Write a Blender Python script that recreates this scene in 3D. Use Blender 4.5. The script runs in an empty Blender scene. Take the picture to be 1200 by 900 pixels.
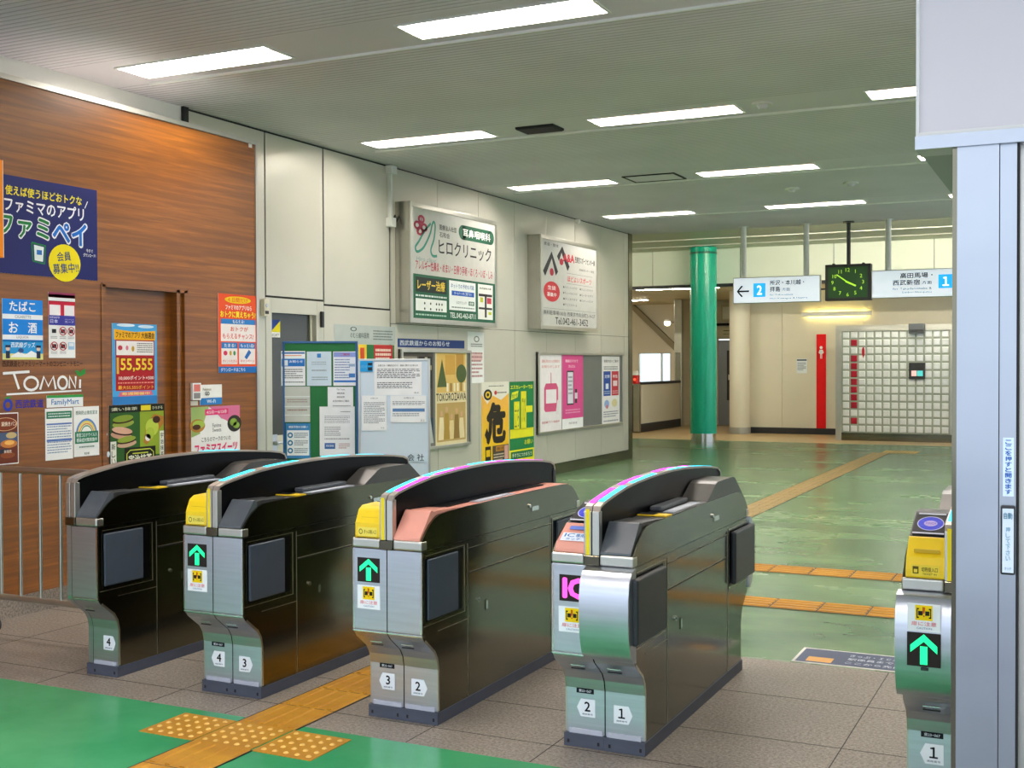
import bpy, math, random
from mathutils import Matrix, Vector
random.seed(4)
sc = bpy.context.scene
COL = sc.collection

# ------------------------------------------------------------------ camera, world, exposure
FPX, CAMH = 1380.0, 1.6
def _n(v): return v.normalized()
def _cv(x, y): return Vector(((x-600)/FPX, -(y-450)/FPX, -1.0))
_Y = _n(_cv(1270, 425)); _X = -_n(_cv(-2250, 437)); _X = _n(_X - _Y*_X.dot(_Y)); _Z = _X.cross(_Y)
ROT = Matrix((_X, _Y, _Z))                       # camera vector -> world vector
CAM = Vector((0, 0, CAMH))
cd = bpy.data.cameras.new('camera'); cam = bpy.data.objects.new('camera', cd); COL.objects.link(cam)
cd.sensor_width = 36; cd.lens = FPX/1200*36; cd.clip_start = 0.05; cd.clip_end = 200
cam.matrix_world = Matrix.Translation(CAM) @ ROT.to_4x4()
sc.camera = cam
sc.view_settings.view_transform = 'Standard'; sc.view_settings.look = 'None'
sc.view_settings.gamma = 1; sc.view_settings.use_curve_mapping = False
sc.view_settings.exposure = 0.22
sc.cycles.use_denoising = True
sc.cycles.max_bounces = 8; sc.cycles.diffuse_bounces = 5; sc.cycles.glossy_bounces = 4
sc.cycles.sample_clamp_indirect = 6
w = bpy.data.worlds.new('sky'); sc.world = w; w.use_nodes = True
bg = w.node_tree.nodes['Background']; bg.inputs[0].default_value = (0.80, 0.90, 1.06, 1); bg.inputs[1].default_value = 1.75
LAMP = 84.0

def onx(px, py, x):
    r = ROT @ _cv(px, py); return CAM + r*(x/r.x)
def ony(px, py, y):
    r = ROT @ _cv(px, py); return CAM + r*(y/r.y)

# ------------------------------------------------------------------ materials
def lin(c):
    c = c/255.0
    return c/12.92 if c <= .04045 else ((c+.055)/1.055)**2.4
def hexc(h):
    h = h.lstrip('#'); return (lin(int(h[0:2], 16)), lin(int(h[2:4], 16)), lin(int(h[4:6], 16)), 1)
MATS = {}
def mat(name, color, rough=.5, metal=0, emit=None, strength=0, noise=None, bump=None, alpha=None, trans=0, ior=1.45, spec=.5, coat=0, rvar=0):
    if name in MATS: return MATS[name]
    m = bpy.data.materials.new(name); m.use_nodes = True
    nt = m.node_tree; b = nt.nodes['Principled BSDF']
    c = hexc(color) if isinstance(color, str) else color
    b.inputs['Base Color'].default_value = c
    b.inputs['Roughness'].default_value = rough; b.inputs['Metallic'].default_value = metal
    b.inputs['IOR'].default_value = ior; b.inputs['Specular IOR Level'].default_value = spec
    b.inputs['Transmission Weight'].default_value = trans; b.inputs['Coat Weight'].default_value = coat
    if emit:
        b.inputs['Emission Color'].default_value = hexc(emit); b.inputs['Emission Strength'].default_value = strength
    tc = nt.nodes.new('ShaderNodeTexCoord')
    if noise:      # (scale xyz, amount, detail)
        sx, amt, det = noise
        mp = nt.nodes.new('ShaderNodeMapping'); mp.inputs['Scale'].default_value = sx
        nt.links.new(tc.outputs['Object'], mp.inputs['Vector'])
        n = nt.nodes.new('ShaderNodeTexNoise'); n.inputs['Scale'].default_value = 1; n.inputs['Detail'].default_value = det
        nt.links.new(mp.outputs[0], n.inputs['Vector'])
        r = nt.nodes.new('ShaderNodeValToRGB'); r.color_ramp.elements[0].position = .3; r.color_ramp.elements[1].position = .7
        r.color_ramp.elements[0].color = (*[x*(1-amt) for x in c[:3]], 1); r.color_ramp.elements[1].color = (*[min(1, x*(1+amt)) for x in c[:3]], 1)
        nt.links.new(n.outputs['Fac'], r.inputs[0]); nt.links.new(r.outputs[0], b.inputs['Base Color'])
        if rvar:
            mr = nt.nodes.new('ShaderNodeMapRange'); mr.inputs['To Min'].default_value = rough-rvar; mr.inputs['To Max'].default_value = rough+rvar
            nt.links.new(n.outputs['Fac'], mr.inputs['Value']); nt.links.new(mr.outputs[0], b.inputs['Roughness'])
    if bump:       # (scale xyz, strength, distance)
        mp = nt.nodes.new('ShaderNodeMapping'); mp.inputs['Scale'].default_value = bump[0]
        nt.links.new(tc.outputs['Object'], mp.inputs['Vector'])
        n = nt.nodes.new('ShaderNodeTexNoise'); n.inputs['Scale'].default_value = 1; n.inputs['Detail'].default_value = 3
        nt.links.new(mp.outputs[0], n.inputs['Vector'])
        bp = nt.nodes.new('ShaderNodeBump'); bp.inputs['Strength'].default_value = bump[1]; bp.inputs['Distance'].default_value = bump[2]
        nt.links.new(n.outputs['Fac'], bp.inputs['Height']); nt.links.new(bp.outputs[0], b.inputs['Normal'])
    MATS[name] = m
    return m
def ink(h):        # printed colour on paper
    return mat('print_'+h.lstrip('#').lower(), h, .6, spec=.25, noise=((9, 9, 9), .03, 1))
def glow(h, s):
    return mat('glow_%s_%g' % (h.lstrip('#').lower(), s), h, .5, emit=h, strength=s)

STEEL = mat('brushed_steel', '#c4c8d0', .34, 1, noise=((3, 3, 60), .06, 3), bump=((2, 2, 160), .06, .002))
STEELD = mat('darkened_polished_steel', '#767260', .15, 1, noise=((2, 1.3, 2), .10, 3), rvar=.05, bump=((3, 3, 3), .06, .01))  # gate sides: same steel as the fronts, darker reflections put into the colour
STEELP = mat('pillar_steel', '#abb1b8', .3, 1, noise=((1.5, 1.5, 3), .08, 3), rvar=.08)
CHROME = mat('bright_steel_edge', '#dcdcd8', .18, 1, noise=((5, 5, 5), .03, 2))
ALU = mat('satin_aluminium', '#c6c4ba', .35, 1, noise=((4, 4, 4), .05, 2))
BLACKG = mat('black_gloss_panel', '#060607', .3, 0, noise=((4, 4, 4), .2, 2), spec=.12)
DARK = mat('dark_grey_plastic', '#2b2c2e', .45, 0, noise=((20, 20, 20), .1, 2))
SLATE = mat('slate_reader_panel', '#50555a', .38, 0, noise=((12, 12, 12), .06, 2))
PAD = mat('blue_grey_door_pad', '#3b4450', .5, 0, noise=((8, 8, 8), .08, 2), bump=((2, 2, 2), .2, .01))
PADK = mat('black_leather_door_pad', '#303336', .42, 0, noise=((8, 8, 8), .08, 2), bump=((1.5, 1.5, 4), .35, .02))
KICK = mat('blue_grey_kick_plate', '#4a4f5c', .5, 0, noise=((6, 6, 20), .12, 3))
SEAM = mat('dark_seam', '#1d1c1a', .7, noise=((5, 5, 5), .1, 1))
SEAML = mat('light_seam_edge', '#b9b2a0', .3, 1, noise=((5, 5, 5), .05, 1))
YEL = mat('yellow_plastic', '#f5cf1c', .4, noise=((10, 10, 10), .04, 2))
SALMON = mat('salmon_plastic', '#e49a86', .4, noise=((10, 10, 10), .04, 2))
LILACG = mat('pale_reader_plate', '#b9bcc6', .35, noise=((14, 14, 14), .05, 2))
RIM = mat('hood_top_rim', '#a79c90', .3, .4, noise=((8, 8, 8), .06, 2))
WHITEP = mat('white_paint', '#dcdcd4', .5, noise=((3, 3, 3), .03, 2))
WALLM = mat('metal_wall_panel', '#c8c5b6', .3, .22, noise=((.8, .8, .8), .05, 4), rvar=.06, bump=((.8, .5, .5), .12, .05))
BEIGE = mat('beige_wall_panel', '#d8d2be', .5, 0, noise=((.7, .7, .7), .03, 3))
BEIGE2 = mat('cream_fascia', '#eef3e2', .5, 0, noise=((.7, .7, .7), .03, 3))
GREENC = mat('teal_green_paint', '#17bd9a', .25, 0, noise=((2, 2, 1), .05, 3))
GLASS = mat('clear_glass', '#e4f0ec', .02, 0, trans=1, ior=1.1, noise=((2, 2, 2), .01, 1))

# ------------------------------------------------------------------ mesh builder
_txt = {}
def text_mesh(s, bold):
    if bold:      # thicken by overprinting shifted copies
        vs, fs = text_mesh(s, 0); out = []; of = []
        dirs = [(1, 0), (-1, 0), (0, 1), (0, -1)] if bold < .03 else [(math.cos(a*math.pi/4), math.sin(a*math.pi/4)) for a in range(8)]
        for i_, (dx, dy) in enumerate(dirs):
            n = len(out); out += [(x+dx*bold, y+dy*bold, i_) for x, y in vs]; of += [tuple(n+i for i in f) for f in fs]
        return out, of
    k = (s, bold)
    if k not in _txt:
        cu = bpy.data.curves.new('lettering_source', 'FONT'); cu.body = s; cu.offset = bold; cu.resolution_u = 2; cu.fill_mode = 'FRONT' if False else 'BOTH'
        o = bpy.data.objects.new('lettering_source', cu); COL.objects.link(o)
        dg = bpy.context.evaluated_depsgraph_get()
        me = bpy.data.meshes.new_from_object(o.evaluated_get(dg))
        vs = [(v.co.x, v.co.y) for v in me.vertices]; fs = [tuple(p.vertices) for p in me.polygons]
        bpy.data.objects.remove(o); bpy.data.curves.remove(cu); bpy.data.meshes.remove(me)
        _txt[k] = (vs, fs)
    return _txt[k]

class MB:
    """collects faces of one part; axes are the object's own"""
    def __init__(s): s.v = []; s.f = []; s.m = []; s.mats = []
    def mi(s, m):
        if m not in s.mats: s.mats.append(m)
        return s.mats.index(m)
    def add(s, vs, fs, m):
        o = len(s.v); s.v += [tuple(a) for a in vs]; i = s.mi(m)
        for f in fs: s.f.append(tuple(o+j for j in f)); s.m.append(i)
        return s
    def box(s, x0, x1, y0, y1, z0, z1, m):
        if x0 > x1: x0, x1 = x1, x0
        if y0 > y1: y0, y1 = y1, y0
        if z0 > z1: z0, z1 = z1, z0
        return s.add([(x0, y0, z0), (x1, y0, z0), (x1, y1, z0), (x0, y1, z0), (x0, y0, z1), (x1, y0, z1), (x1, y1, z1), (x0, y1, z1)],
              [(0, 3, 2, 1), (4, 5, 6, 7), (0, 1, 5, 4), (1, 2, 6, 5), (2, 3, 7, 6), (3, 0, 4, 7)], m)
    def prism(s, pts, a, b, m, axis='x', cap=None):
        """pts: outline (p,q) in the plane across axis, extruded from a to b; axis x: (y,z), y: (x,z), z: (x,y)"""
        n = len(pts)
        def P(p, q, t): return (t, p, q) if axis == 'x' else ((p, t, q) if axis == 'y' else (p, q, t))
        vs = [P(p, q, a) for p, q in pts]+[P(p, q, b) for p, q in pts]
        s.add(vs, [(i, (i+1) % n, n+(i+1) % n, n+i) for i in range(n)], m)
        cm = cap or m
        s.add([P(p, q, a) for p, q in pts], [tuple(range(n-1, -1, -1))], cm)
        s.add([P(p, q, b) for p, q in pts], [tuple(range(n))], cm)
        return s
    def ribbon(s, path, th, a, b, m):
        """solid band following path (y,z) with thickness th towards its left side, from x=a to b"""
        n = len(path); inner = []
        for i, (y, z) in enumerate(path):
            y0, z0 = path[max(0, i-1)]; y1, z1 = path[min(n-1, i+1)]
            l = math.hypot(y1-y0, z1-z0) or 1; inner.append((y+(z1-z0)/l*th, z-(y1-y0)/l*th))
        vs = []
        for (y, z), (p, q) in zip(path, inner): vs += [(a, y, z), (b, y, z), (b, p, q), (a, p, q)]
        fs = []
        for i in range(n-1):
            o = 4*i
            for k in range(4): fs.append((o+k, o+(k+1) % 4, o+4+(k+1) % 4, o+4+k))
        fs += [(0, 1, 2, 3), (4*n-1, 4*n-2, 4*n-3, 4*n-4)]
        return s.add(vs, fs, m)
    def tube(s, p0, p1, r, m, n=16, r1=None, caps=True):
        p0, p1 = Vector(p0), Vector(p1); d = (p1-p0).normalized(); r1 = r if r1 is None else r1
        a = d.orthogonal().normalized(); b = d.cross(a)
        vs = [p0+(a*math.cos(t)+b*math.sin(t))*r for t in [2*math.pi*i/n for i in range(n)]]
        vs += [p1+(a*math.cos(t)+b*math.sin(t))*r1 for t in [2*math.pi*i/n for i in range(n)]]
        s.add(vs, [(i, (i+1) % n, n+(i+1) % n, n+i) for i in range(n)], m)
        if caps: s.add(vs[:n], [tuple(range(n-1, -1, -1))], m); s.add(vs[n:], [tuple(range(n))], m)
        return s
    # --- flat graphics on a sheet that faces -y : u to the right, v up, layer steps towards the viewer
    def sheet(s, W, H, m, th=.002):
        s.th = 0; s.W, s.H = W, H; s.box(0, W, 0, th, 0, H, m if not isinstance(m, str) else ink(m)); return s
    def _c(s, c): return ink(c) if isinstance(c, str) else c
    def rect(s, u0, v0, u1, v1, c, L=1):
        W, H = s.W, s.H; y = -.0006*L
        return s.add([(u0*W, y, v0*H), (u1*W, y, v0*H), (u1*W, y, v1*H), (u0*W, y, v1*H)], [(0, 1, 2, 3)], s._c(c))
    def poly(s, pts, c, L=1):
        W, H = s.W, s.H; y = -.0006*L
        return s.add([(u*W, y, v*H) for u, v in pts], [tuple(range(len(pts)))], s._c(c))
    def ell(s, u, v, ru, rv, c, L=1, n=28):
        return s.poly([(u+ru*math.cos(2*math.pi*i/n), v+rv*math.sin(2*math.pi*i/n)) for i in range(n)], c, L)
    def ring(s, u, v, ru, rv, k, c, L=1, a0=0, a1=360, n=24):
        W, H = s.W, s.H; y = -.0006*L; vs = []; fs = []
        for i in range(n+1):
            t = math.radians(a0+(a1-a0)*i/n)
            vs += [((u+ru*math.cos(t))*W, y, (v+rv*math.sin(t))*H), ((u+ru*k*math.cos(t))*W, y, (v+rv*k*math.sin(t))*H)]
        for i in range(n): fs.append((2*i, 2*i+1, 2*i+3, 2*i+2))
        return s.add(vs, fs, s._c(c))
    def line(s, pts, wd, c, L=1):
        """stroke of width wd (in metres) through (u,v) points"""
        W, H = s.W, s.H; y = -.0006*L; P = [Vector((u*W, v*H)) for u, v in pts]
        vs = []; fs = []
        for i, p in enumerate(P):
            d = (P[min(i+1, len(P)-1)]-P[max(i-1, 0)]); d.normalize(); q = Vector((-d.y, d.x))*wd/2
            vs += [(p.x+q.x, y, p.y+q.y), (p.x-q.x, y, p.y-q.y)]
        for i in range(len(P)-1): fs.append((2*i, 2*i+1, 2*i+3, 2*i+2))
        return s.add(vs, fs, s._c(c))
    def curve(s, pts, wd, c, L=1, k=6):
        P = [pts[0]]+list(pts)+[pts[-1]]; out = []
        for i in range(1, len(P)-2):
            a, b, d, e = P[i-1:i+3]
            for j in range(k):
                t = j/k; out.append(tuple(.5*(2*b[n]+(d[n]-a[n])*t+(2*a[n]-5*b[n]+4*d[n]-e[n])*t*t+(3*b[n]-a[n]-3*d[n]+e[n])*t**3) for n in (0, 1)))
        return s.line(out+[pts[-1]], wd, c, L)
    def text(s, t, u0, v0, u1, v1, c, L=2, bold=.012, keep=False, rot=0):
        vs, fs = text_mesh(t, bold)
        if not vs: return s
        xs = [a[0] for a in vs]; ys = [a[1] for a in vs]; x0, x1, y0, y1 = min(xs), max(xs), min(ys), max(ys)
        W, H = s.W, s.H; y = -.0006*L
        bw, bh = (u1-u0)*W, (v1-v0)*H
        kx = bw/max(1e-6, x1-x0); ky = bh/max(1e-6, y1-y0)
        if keep: kx = ky = min(kx, ky)
        cx, cz = (u0+u1)/2*W, (v0+v1)/2*H; mx, my = (x0+x1)/2, (y0+y1)/2
        ca, sa = math.cos(rot), math.sin(rot)
        out = []
        for v_ in vs:
            a, b = v_[:2]; d_ = v_[2]*6e-5 if len(v_) > 2 else 0
            p, q = (a-mx)*kx, (b-my)*ky; out.append((cx+p*ca-q*sa, y-d_, cz+p*sa+q*ca))
        return s.add(out, fs, s._c(c))
    def vtext(s, t, u0, v0, u1, v1, c, L=2, bold=.012):
        n = len(t); h = (v1-v0)/n
        for i, ch in enumerate(t):
            if ch.strip(): s.text(ch, u0, v1-(i+.92)*h, u1, v1-(i+.08)*h, c, L, bold)
        return s
    def lines(s, u0, v0, u1, v1, n, c='#6b6b6b', L=2, fill=.45):
        """rows of writing too small to read in the photograph"""
        h = (v1-v0)/n; rnd = random.Random(int(u0*991+v0*373+n))
        for i in range(n):
            va = v1-(i+.5+fill/2)*h; vb = va+h*fill; u = u0; end = u1-(rnd.random()*.35*(u1-u0) if i % 3 == 2 else 0)
            while u < end-.004:
                l = (u1-u0)*rnd.uniform(.03, .11); s.rect(u, va, min(end, u+l), vb, c, L); u += l+(u1-u0)*.018
        return s
    def grad(s, u0, v0, u1, v1, c0, c1, n=6, L=1):
        a = [int(c0[i:i+2], 16) for i in (1, 3, 5)]; b = [int(c1[i:i+2], 16) for i in (1, 3, 5)]
        for i in range(n):
            t = i/(n-1); c = '#%02x%02x%02x' % tuple(int(a[k]+(b[k]-a[k])*t) for k in range(3))
            s.rect(u0, v0+(v1-v0)*i/n, u1, v0+(v1-v0)*(i+1)/n, c, L)
        return s
    def build(s, name, parent=None, bevel=0, smooth=False, loc=None, rotz=0, seg=2):
        me = bpy.data.meshes.new(name); me.from_pydata(s.v, [], s.f)
        for m in s.mats: me.materials.append(m)
        me.polygons.foreach_set('material_index', s.m); me.update()
        o = bpy.data.objects.new(name, me); COL.objects.link(o)
        if parent: o.parent = parent
        if loc is not None: o.location = loc
        if rotz: o.rotation_euler = (0, 0, rotz)
        if bevel:
            b = o.modifiers.new('bevel', 'BEVEL'); b.width = bevel; b.segments = seg; b.limit_method = 'ANGLE'; b.angle_limit = math.radians(35)
        if smooth:
            me.polygons.foreach_set('use_smooth', [True]*len(me.polygons))
            me.set_sharp_from_angle(angle=math.radians(40))
        return o
def empty(name, loc=(0, 0, 0), rotz=0):
    o = bpy.data.objects.new(name, None); COL.objects.link(o); o.location = loc; o.rotation_euler = (0, 0, rotz); o.empty_display_size = .1
    return o
def tag(o, label, cat, group=None):
    o['label'] = label; o['category'] = cat
    if group: o['group'] = group
    return o
def struct(o): o['kind'] = 'structure'; return o
def copy_tree(o, parent=None):
    c = o.copy(); COL.objects.link(c); c.parent = parent
    for ch in list(o.children): copy_tree(ch, c)
    return c

# ------------------------------------------------------------------ setting: floor
XW, XS = -6.9, -6.13            # metal wall plane, shop front plane
XR, ZC = 4.0, 3.8
def floor_mat(name, c0, c1, rough, sc_, mottle=None, speck=None, blotch=.5):
    m = bpy.data.materials.new(name); m.use_nodes = True; nt = m.node_tree; b = nt.nodes['Principled BSDF']; b.inputs['Specular IOR Level'].default_value = .2
    tc = nt.nodes.new('ShaderNodeTexCoord'); mp = nt.nodes.new('ShaderNodeMapping'); mp.inputs['Scale'].default_value = sc_
    nt.links.new(tc.outputs['Object'], mp.inputs['Vector'])
    n = nt.nodes.new('ShaderNodeTexNoise'); n.inputs['Scale'].default_value = 1; n.inputs['Detail'].default_value = 5; n.inputs['Roughness'].default_value = .6
    nt.links.new(mp.outputs[0], n.inputs['Vector'])
    r = nt.nodes.new('ShaderNodeValToRGB'); r.color_ramp.elements[0].position = .35; r.color_ramp.elements[1].position = .68
    r.color_ramp.elements[0].color = hexc(c0); r.color_ramp.elements[1].color = hexc(c1)
    nt.links.new(n.outputs['Fac'], r.inputs[0]); out = r.outputs[0]
    if speck:
        n2 = nt.nodes.new('ShaderNodeTexNoise'); n2.inputs['Scale'].default_value = speck; n2.inputs['Detail'].default_value = 3; n2.inputs['Roughness'].default_value = .8
        nt.links.new(tc.outputs['Object'], n2.inputs['Vector'])
        r2 = nt.nodes.new('ShaderNodeValToRGB'); r2.color_ramp.elements[0].position = .38; r2.color_ramp.elements[1].position = .62
        r2.color_ramp.elements[0].color = (.45, .42, .4, 1); r2.color_ramp.elements[1].color = (1.25, 1.22, 1.2, 1)
        nt.links.new(n2.outputs['Fac'], r2.inputs[0])
        mx = nt.nodes.new('ShaderNodeMix'); mx.data_type = 'RGBA'; mx.blend_type = 'MULTIPLY'; mx.inputs[0].default_value = .8
        nt.links.new(out, mx.inputs[6]); nt.links.new(r2.outputs[0], mx.inputs[7]); out = mx.outputs[2]
    nt.links.new(out, b.inputs['Base Color'])
    mr = nt.nodes.new('ShaderNodeMapRange'); mr.inputs['To Min'].default_value = rough*.7; mr.inputs['To Max'].default_value = rough*1.35
    nt.links.new(n.outputs['Fac'], mr.inputs['Value']); nt.links.new(mr.outputs[0], b.inputs['Roughness'])
    if mottle:
        mp2 = nt.nodes.new('ShaderNodeMapping'); mp2.inputs['Scale'].default_value = mottle[0]; nt.links.new(tc.outputs['Object'], mp2.inputs['Vector'])
        n3 = nt.nodes.new('ShaderNodeTexNoise'); n3.inputs['Scale'].default_value = 1; n3.inputs['Detail'].default_value = 2
        nt.links.new(mp2.outputs[0], n3.inputs['Vector'])
        bp = nt.nodes.new('ShaderNodeBump'); bp.inputs['Strength'].default_value = mottle[1]; bp.inputs['Distance'].default_value = mottle[2]
        nt.links.new(n3.outputs['Fac'], bp.inputs['Height']); nt.links.new(bp.outputs[0], b.inputs['Normal'])
    return m
FG1 = floor_mat('green_painted_floor_near', '#2b8f5a', '#55ad76', .2, (.7, .7, .7), ((3.5, 1.6, 1), .12, .02))
FG2 = floor_mat('green_painted_floor_far', '#42694a', '#6c8f62', .25, (.5, 1.1, .5), ((2.2, 1.3, 1), .05, .02))
STONE = floor_mat('granite_slab', '#888076', '#9e968b', .45, (1.2, 1.2, 1.2), ((30, 30, 1), .1, .004), 70)
FB = floor_mat('beige_floor_tile', '#b79c72', '#c7ae84', .3, (.8, .8, .8), ((3, 3, 1), .08, .01))
def floor_piece(x0, x1, y0, y1, m, nm='floor', z=0):
    return struct(MB().box(x0, x1, y0, y1, -.15, z, m).build(nm))
floor_piece(-9, XR, 2.5, 4.265, FG1)
floor_piece(-9, XR, -14, 2.5, mat('unseen_grey_paving', '#8d9096', .6, noise=((1, 1, 1), .08, 3)))  # unseen floor, made grey to keep green out of steel reflections
floor_piece(-9, XR, 4.265, 6.31, STONE)
floor_piece(-14, XR, 6.31, 24.0, FG2)
floor_piece(-14, XR, 24.0, 36, FB)
# slab joints
j = MB()
for y in (4.5, 4.975, 5.63): j.box(XS, XR, y-.002, y+.002, 0, .0008, SEAM)
for x in (-5.6, -4.75, -4.0, -3.55, -2.58, -2.0, -.9): j.box(x-.002, x+.002, 4.27, 6.3, 0, .0008, SEAM)
struct(j.build('trim_1'))
j = MB(); j.box(-14, XR, 21.6, 21.66, 0, .002, mat('brass_strip', '#8a7440', .35, .6, noise=((3, 3, 3), .1, 1)))
struct(j.build('trim_2'))

# ------------------------------------------------------------------ setting: walls
WOOD = None
def wood_mat():
    m = bpy.data.materials.new('wood_grain_laminate'); m.use_nodes = True; nt = m.node_tree; b = nt.nodes['Principled BSDF']
    tc = nt.nodes.new('ShaderNodeTexCoord'); mp = nt.nodes.new('ShaderNodeMapping'); mp.inputs['Scale'].default_value = (3, .8, 22)
    nt.links.new(tc.outputs['Object'], mp.inputs['Vector'])
    n = nt.nodes.new('ShaderNodeTexNoise'); n.inputs['Scale'].default_value = 1.4; n.inputs['Detail'].default_value = 8; n.inputs['Roughness'].default_value = .62; n.inputs['Distortion'].default_value = .55
    nt.links.new(mp.outputs[0], n.inputs['Vector'])
    r = nt.nodes.new('ShaderNodeValToRGB'); e = r.color_ramp.elements
    e[0].position = .28; e[0].color = hexc('#6c3b10'); e[1].position = .75; e[1].color = hexc('#a7641c')
    k = e.new(.45); k.color = hexc('#774510'); k = e.new(.6); k.color = hexc('#8b5214')
    nt.links.new(n.outputs['Fac'], r.inputs[0]); nt.links.new(r.outputs[0], b.inputs['Base Color'])
    b.inputs['Roughness'].default_value = .36
    bp = nt.nodes.new('ShaderNodeBump'); bp.inputs['Strength'].default_value = .1; bp.inputs['Distance'].default_value = .004
    nt.links.new(n.outputs['Fac'], bp.inputs['Height']); nt.links.new(bp.outputs[0], b.inputs['Normal'])
    return m
WOOD = wood_mat()
D0, D1, DH = 6.115, 6.86, 2.17           # shop door opening (y) and head height
SEND, STOP = 7.80, 3.41                  # end and top of the shop front
b = MB()
b.box(XS-.04, XS, 1.5, D0, .13, STOP, WOOD); b.box(XS-.04, XS, D1+.12, SEND, .13, STOP, WOOD); b.box(XS-.04, XS, D0, D1+.12, DH, STOP, WOOD)
b.box(XW, XS-.04, SEND-.04, SEND, 0, STOP, WALLM)
struct(b.build('wall_shop'))
b = MB(); b.box(XS-.04, XS+.002, 1.5, D0, 0, .13, STONE); b.box(XS-.04, XS+.002, D1+.12, SEND, 0, .13, STONE)
struct(b.build('baseboard_shop'))
b = MB(); b.box(XS-.05, XS+.012, 1.5, SEND+.01, STOP, STOP+.035, ALU); b.box(XS-.05, XS+.012, SEND, SEND+.03, 0, STOP+.035, ALU)
struct(b.build('trim_3'))
b = MB(); b.box(XW, XS-.05, 1.5, SEND, STOP-.02, STOP+.01, WHITEP); struct(b.build('trim_4'))
# recessed door in the shop front
b = MB(); b.box(XS-.10, XS-.06, D0+.03, D1+.0, .01, DH-.02, WOOD)
dr = struct(b.build('door_1'))
b = MB(); b.box(XS-.06, XS+.006, D1, D1+.035, .0, DH, WOOD); b.box(XS-.10, XS+.006, D1+.085, D1+.12, 0, DH, WOOD); b.box(XS-.06, XS-.02, D1+.035, D1+.085, 0, DH, WOOD)
b.box(XS-.1, XS+.006, D0-.01, D0+.03, 0, DH, WOOD); b.box(XS-.10, XS+.006, D0, D1+.12, DH-.02, DH+.01, WOOD)
b.build('door_frame', dr)
b = MB(); b.tube((XS-.06, D0+.075, .98), (XS-.03, D0+.075, .98), .02, CHROME); b.tube((XS-.06, D0+.075, 1.12), (XS-.045, D0+.075, 1.12), .012, CHROME)
b.build('door_knob', dr)
# left metal wall
b = MB(); b.box(XW-.2, XW-.1, 1.5, 18.83, 0, 3.95, SEAM); b.box(XW-.1, XW-.012, 1.5, 9.02, 0, 3.95, SEAM); b.box(XW-.1, XW-.012, 9.75, 18.83, 0, 3.95, SEAM); b.box(XW-.1, XW-.012, 9.02, 9.75, 2.1, 3.95, SEAM)
y = [7.84, 8.93, 9.89, 11.14]
b.box(XW-.02, XW, 1.5, 7.82, 3.3, ZC, WHITEP)
def pan(y0, y1, z0, z1, g=.008): b.box(XW-.03, XW, y0+g, y1-g, z0, z1, WALLM)
pan(7.82, 8.93, 0, ZC-.02); 
pan(8.93, 9.87, 2.26, ZC-.02, .012); pan(9.87, 11.13, 2.22, ZC-.02, .012)
pan(8.93, 9.02, 0, 2.24, .002); pan(9.75, 9.87, 0, 2.24, .002); pan(9.02, 9.75, 2.1, 2.24, .0)
pan(9.87, 11.13, 0, 2.2, .004); b.box(XW-.1, XW-.001, 9.742, 9.754, 0, 2.1, WALLM); b.box(XW-.1, XW-.001, 9.016, 9.024, 0, 2.1, WALLM)
yy = [11.15, 12.2, 13.25, 14.3, 15.35, 16.4, 17.45, 18.5, 18.7]
for a, c in zip(yy[:-1], yy[1:]):
    b.box(XW-.03, XW, a+.003, c-.003, 2.062, ZC-.015, WALLM); b.box(XW-.03, XW, a+.003, c-.003, .16, 2.056, WALLM)
struct(b.build('wall_left'))
b = MB(); b.box(XW-.03, XW+.012, 9.9, 18.7, 0, .155, STEELD); struct(b.build('baseboard_left'))
b = MB(); b.box(XW-.2, XW+.012, 18.7, 18.87, 0, ZC+.2, STEELD); struct(b.build('trim_5'))
b = MB(); b.box(XW-.01, XW+.03, 7.8, 7.86, STOP, ZC, SEAM); struct(b.build('trim_6'))
# staff door
b = MB(); b.box(XW-.09, XW-.05, 9.02, 9.75, 0, .93, BEIGE); b.box(XW-.09, XW-.05, 9.02, 9.06, .93, 2.1, BEIGE); b.box(XW-.09, XW-.05, 9.71, 9.75, .93, 2.1, BEIGE)
b.box(XW-.078, XW-.06, 9.06, 9.71, .93, 2.1, mat('dark_olive_glass', '#3a3c34', .2, noise=((2, 2, 2), .1, 2)))
d2 = struct(b.build('door_2'))
b = MB(); b.tube((XW-.05, 9.11, .86), (XW+.0, 9.11, .86), .022, STEEL); b.tube((XW-.0, 9.09, .86), (XW-.0, 9.22, .86), .011, STEEL); b.box(XW-.05, XW-.04, 9.07, 9.15, .78, .94, STEEL)
b.build('door_handle', d2)

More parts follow.
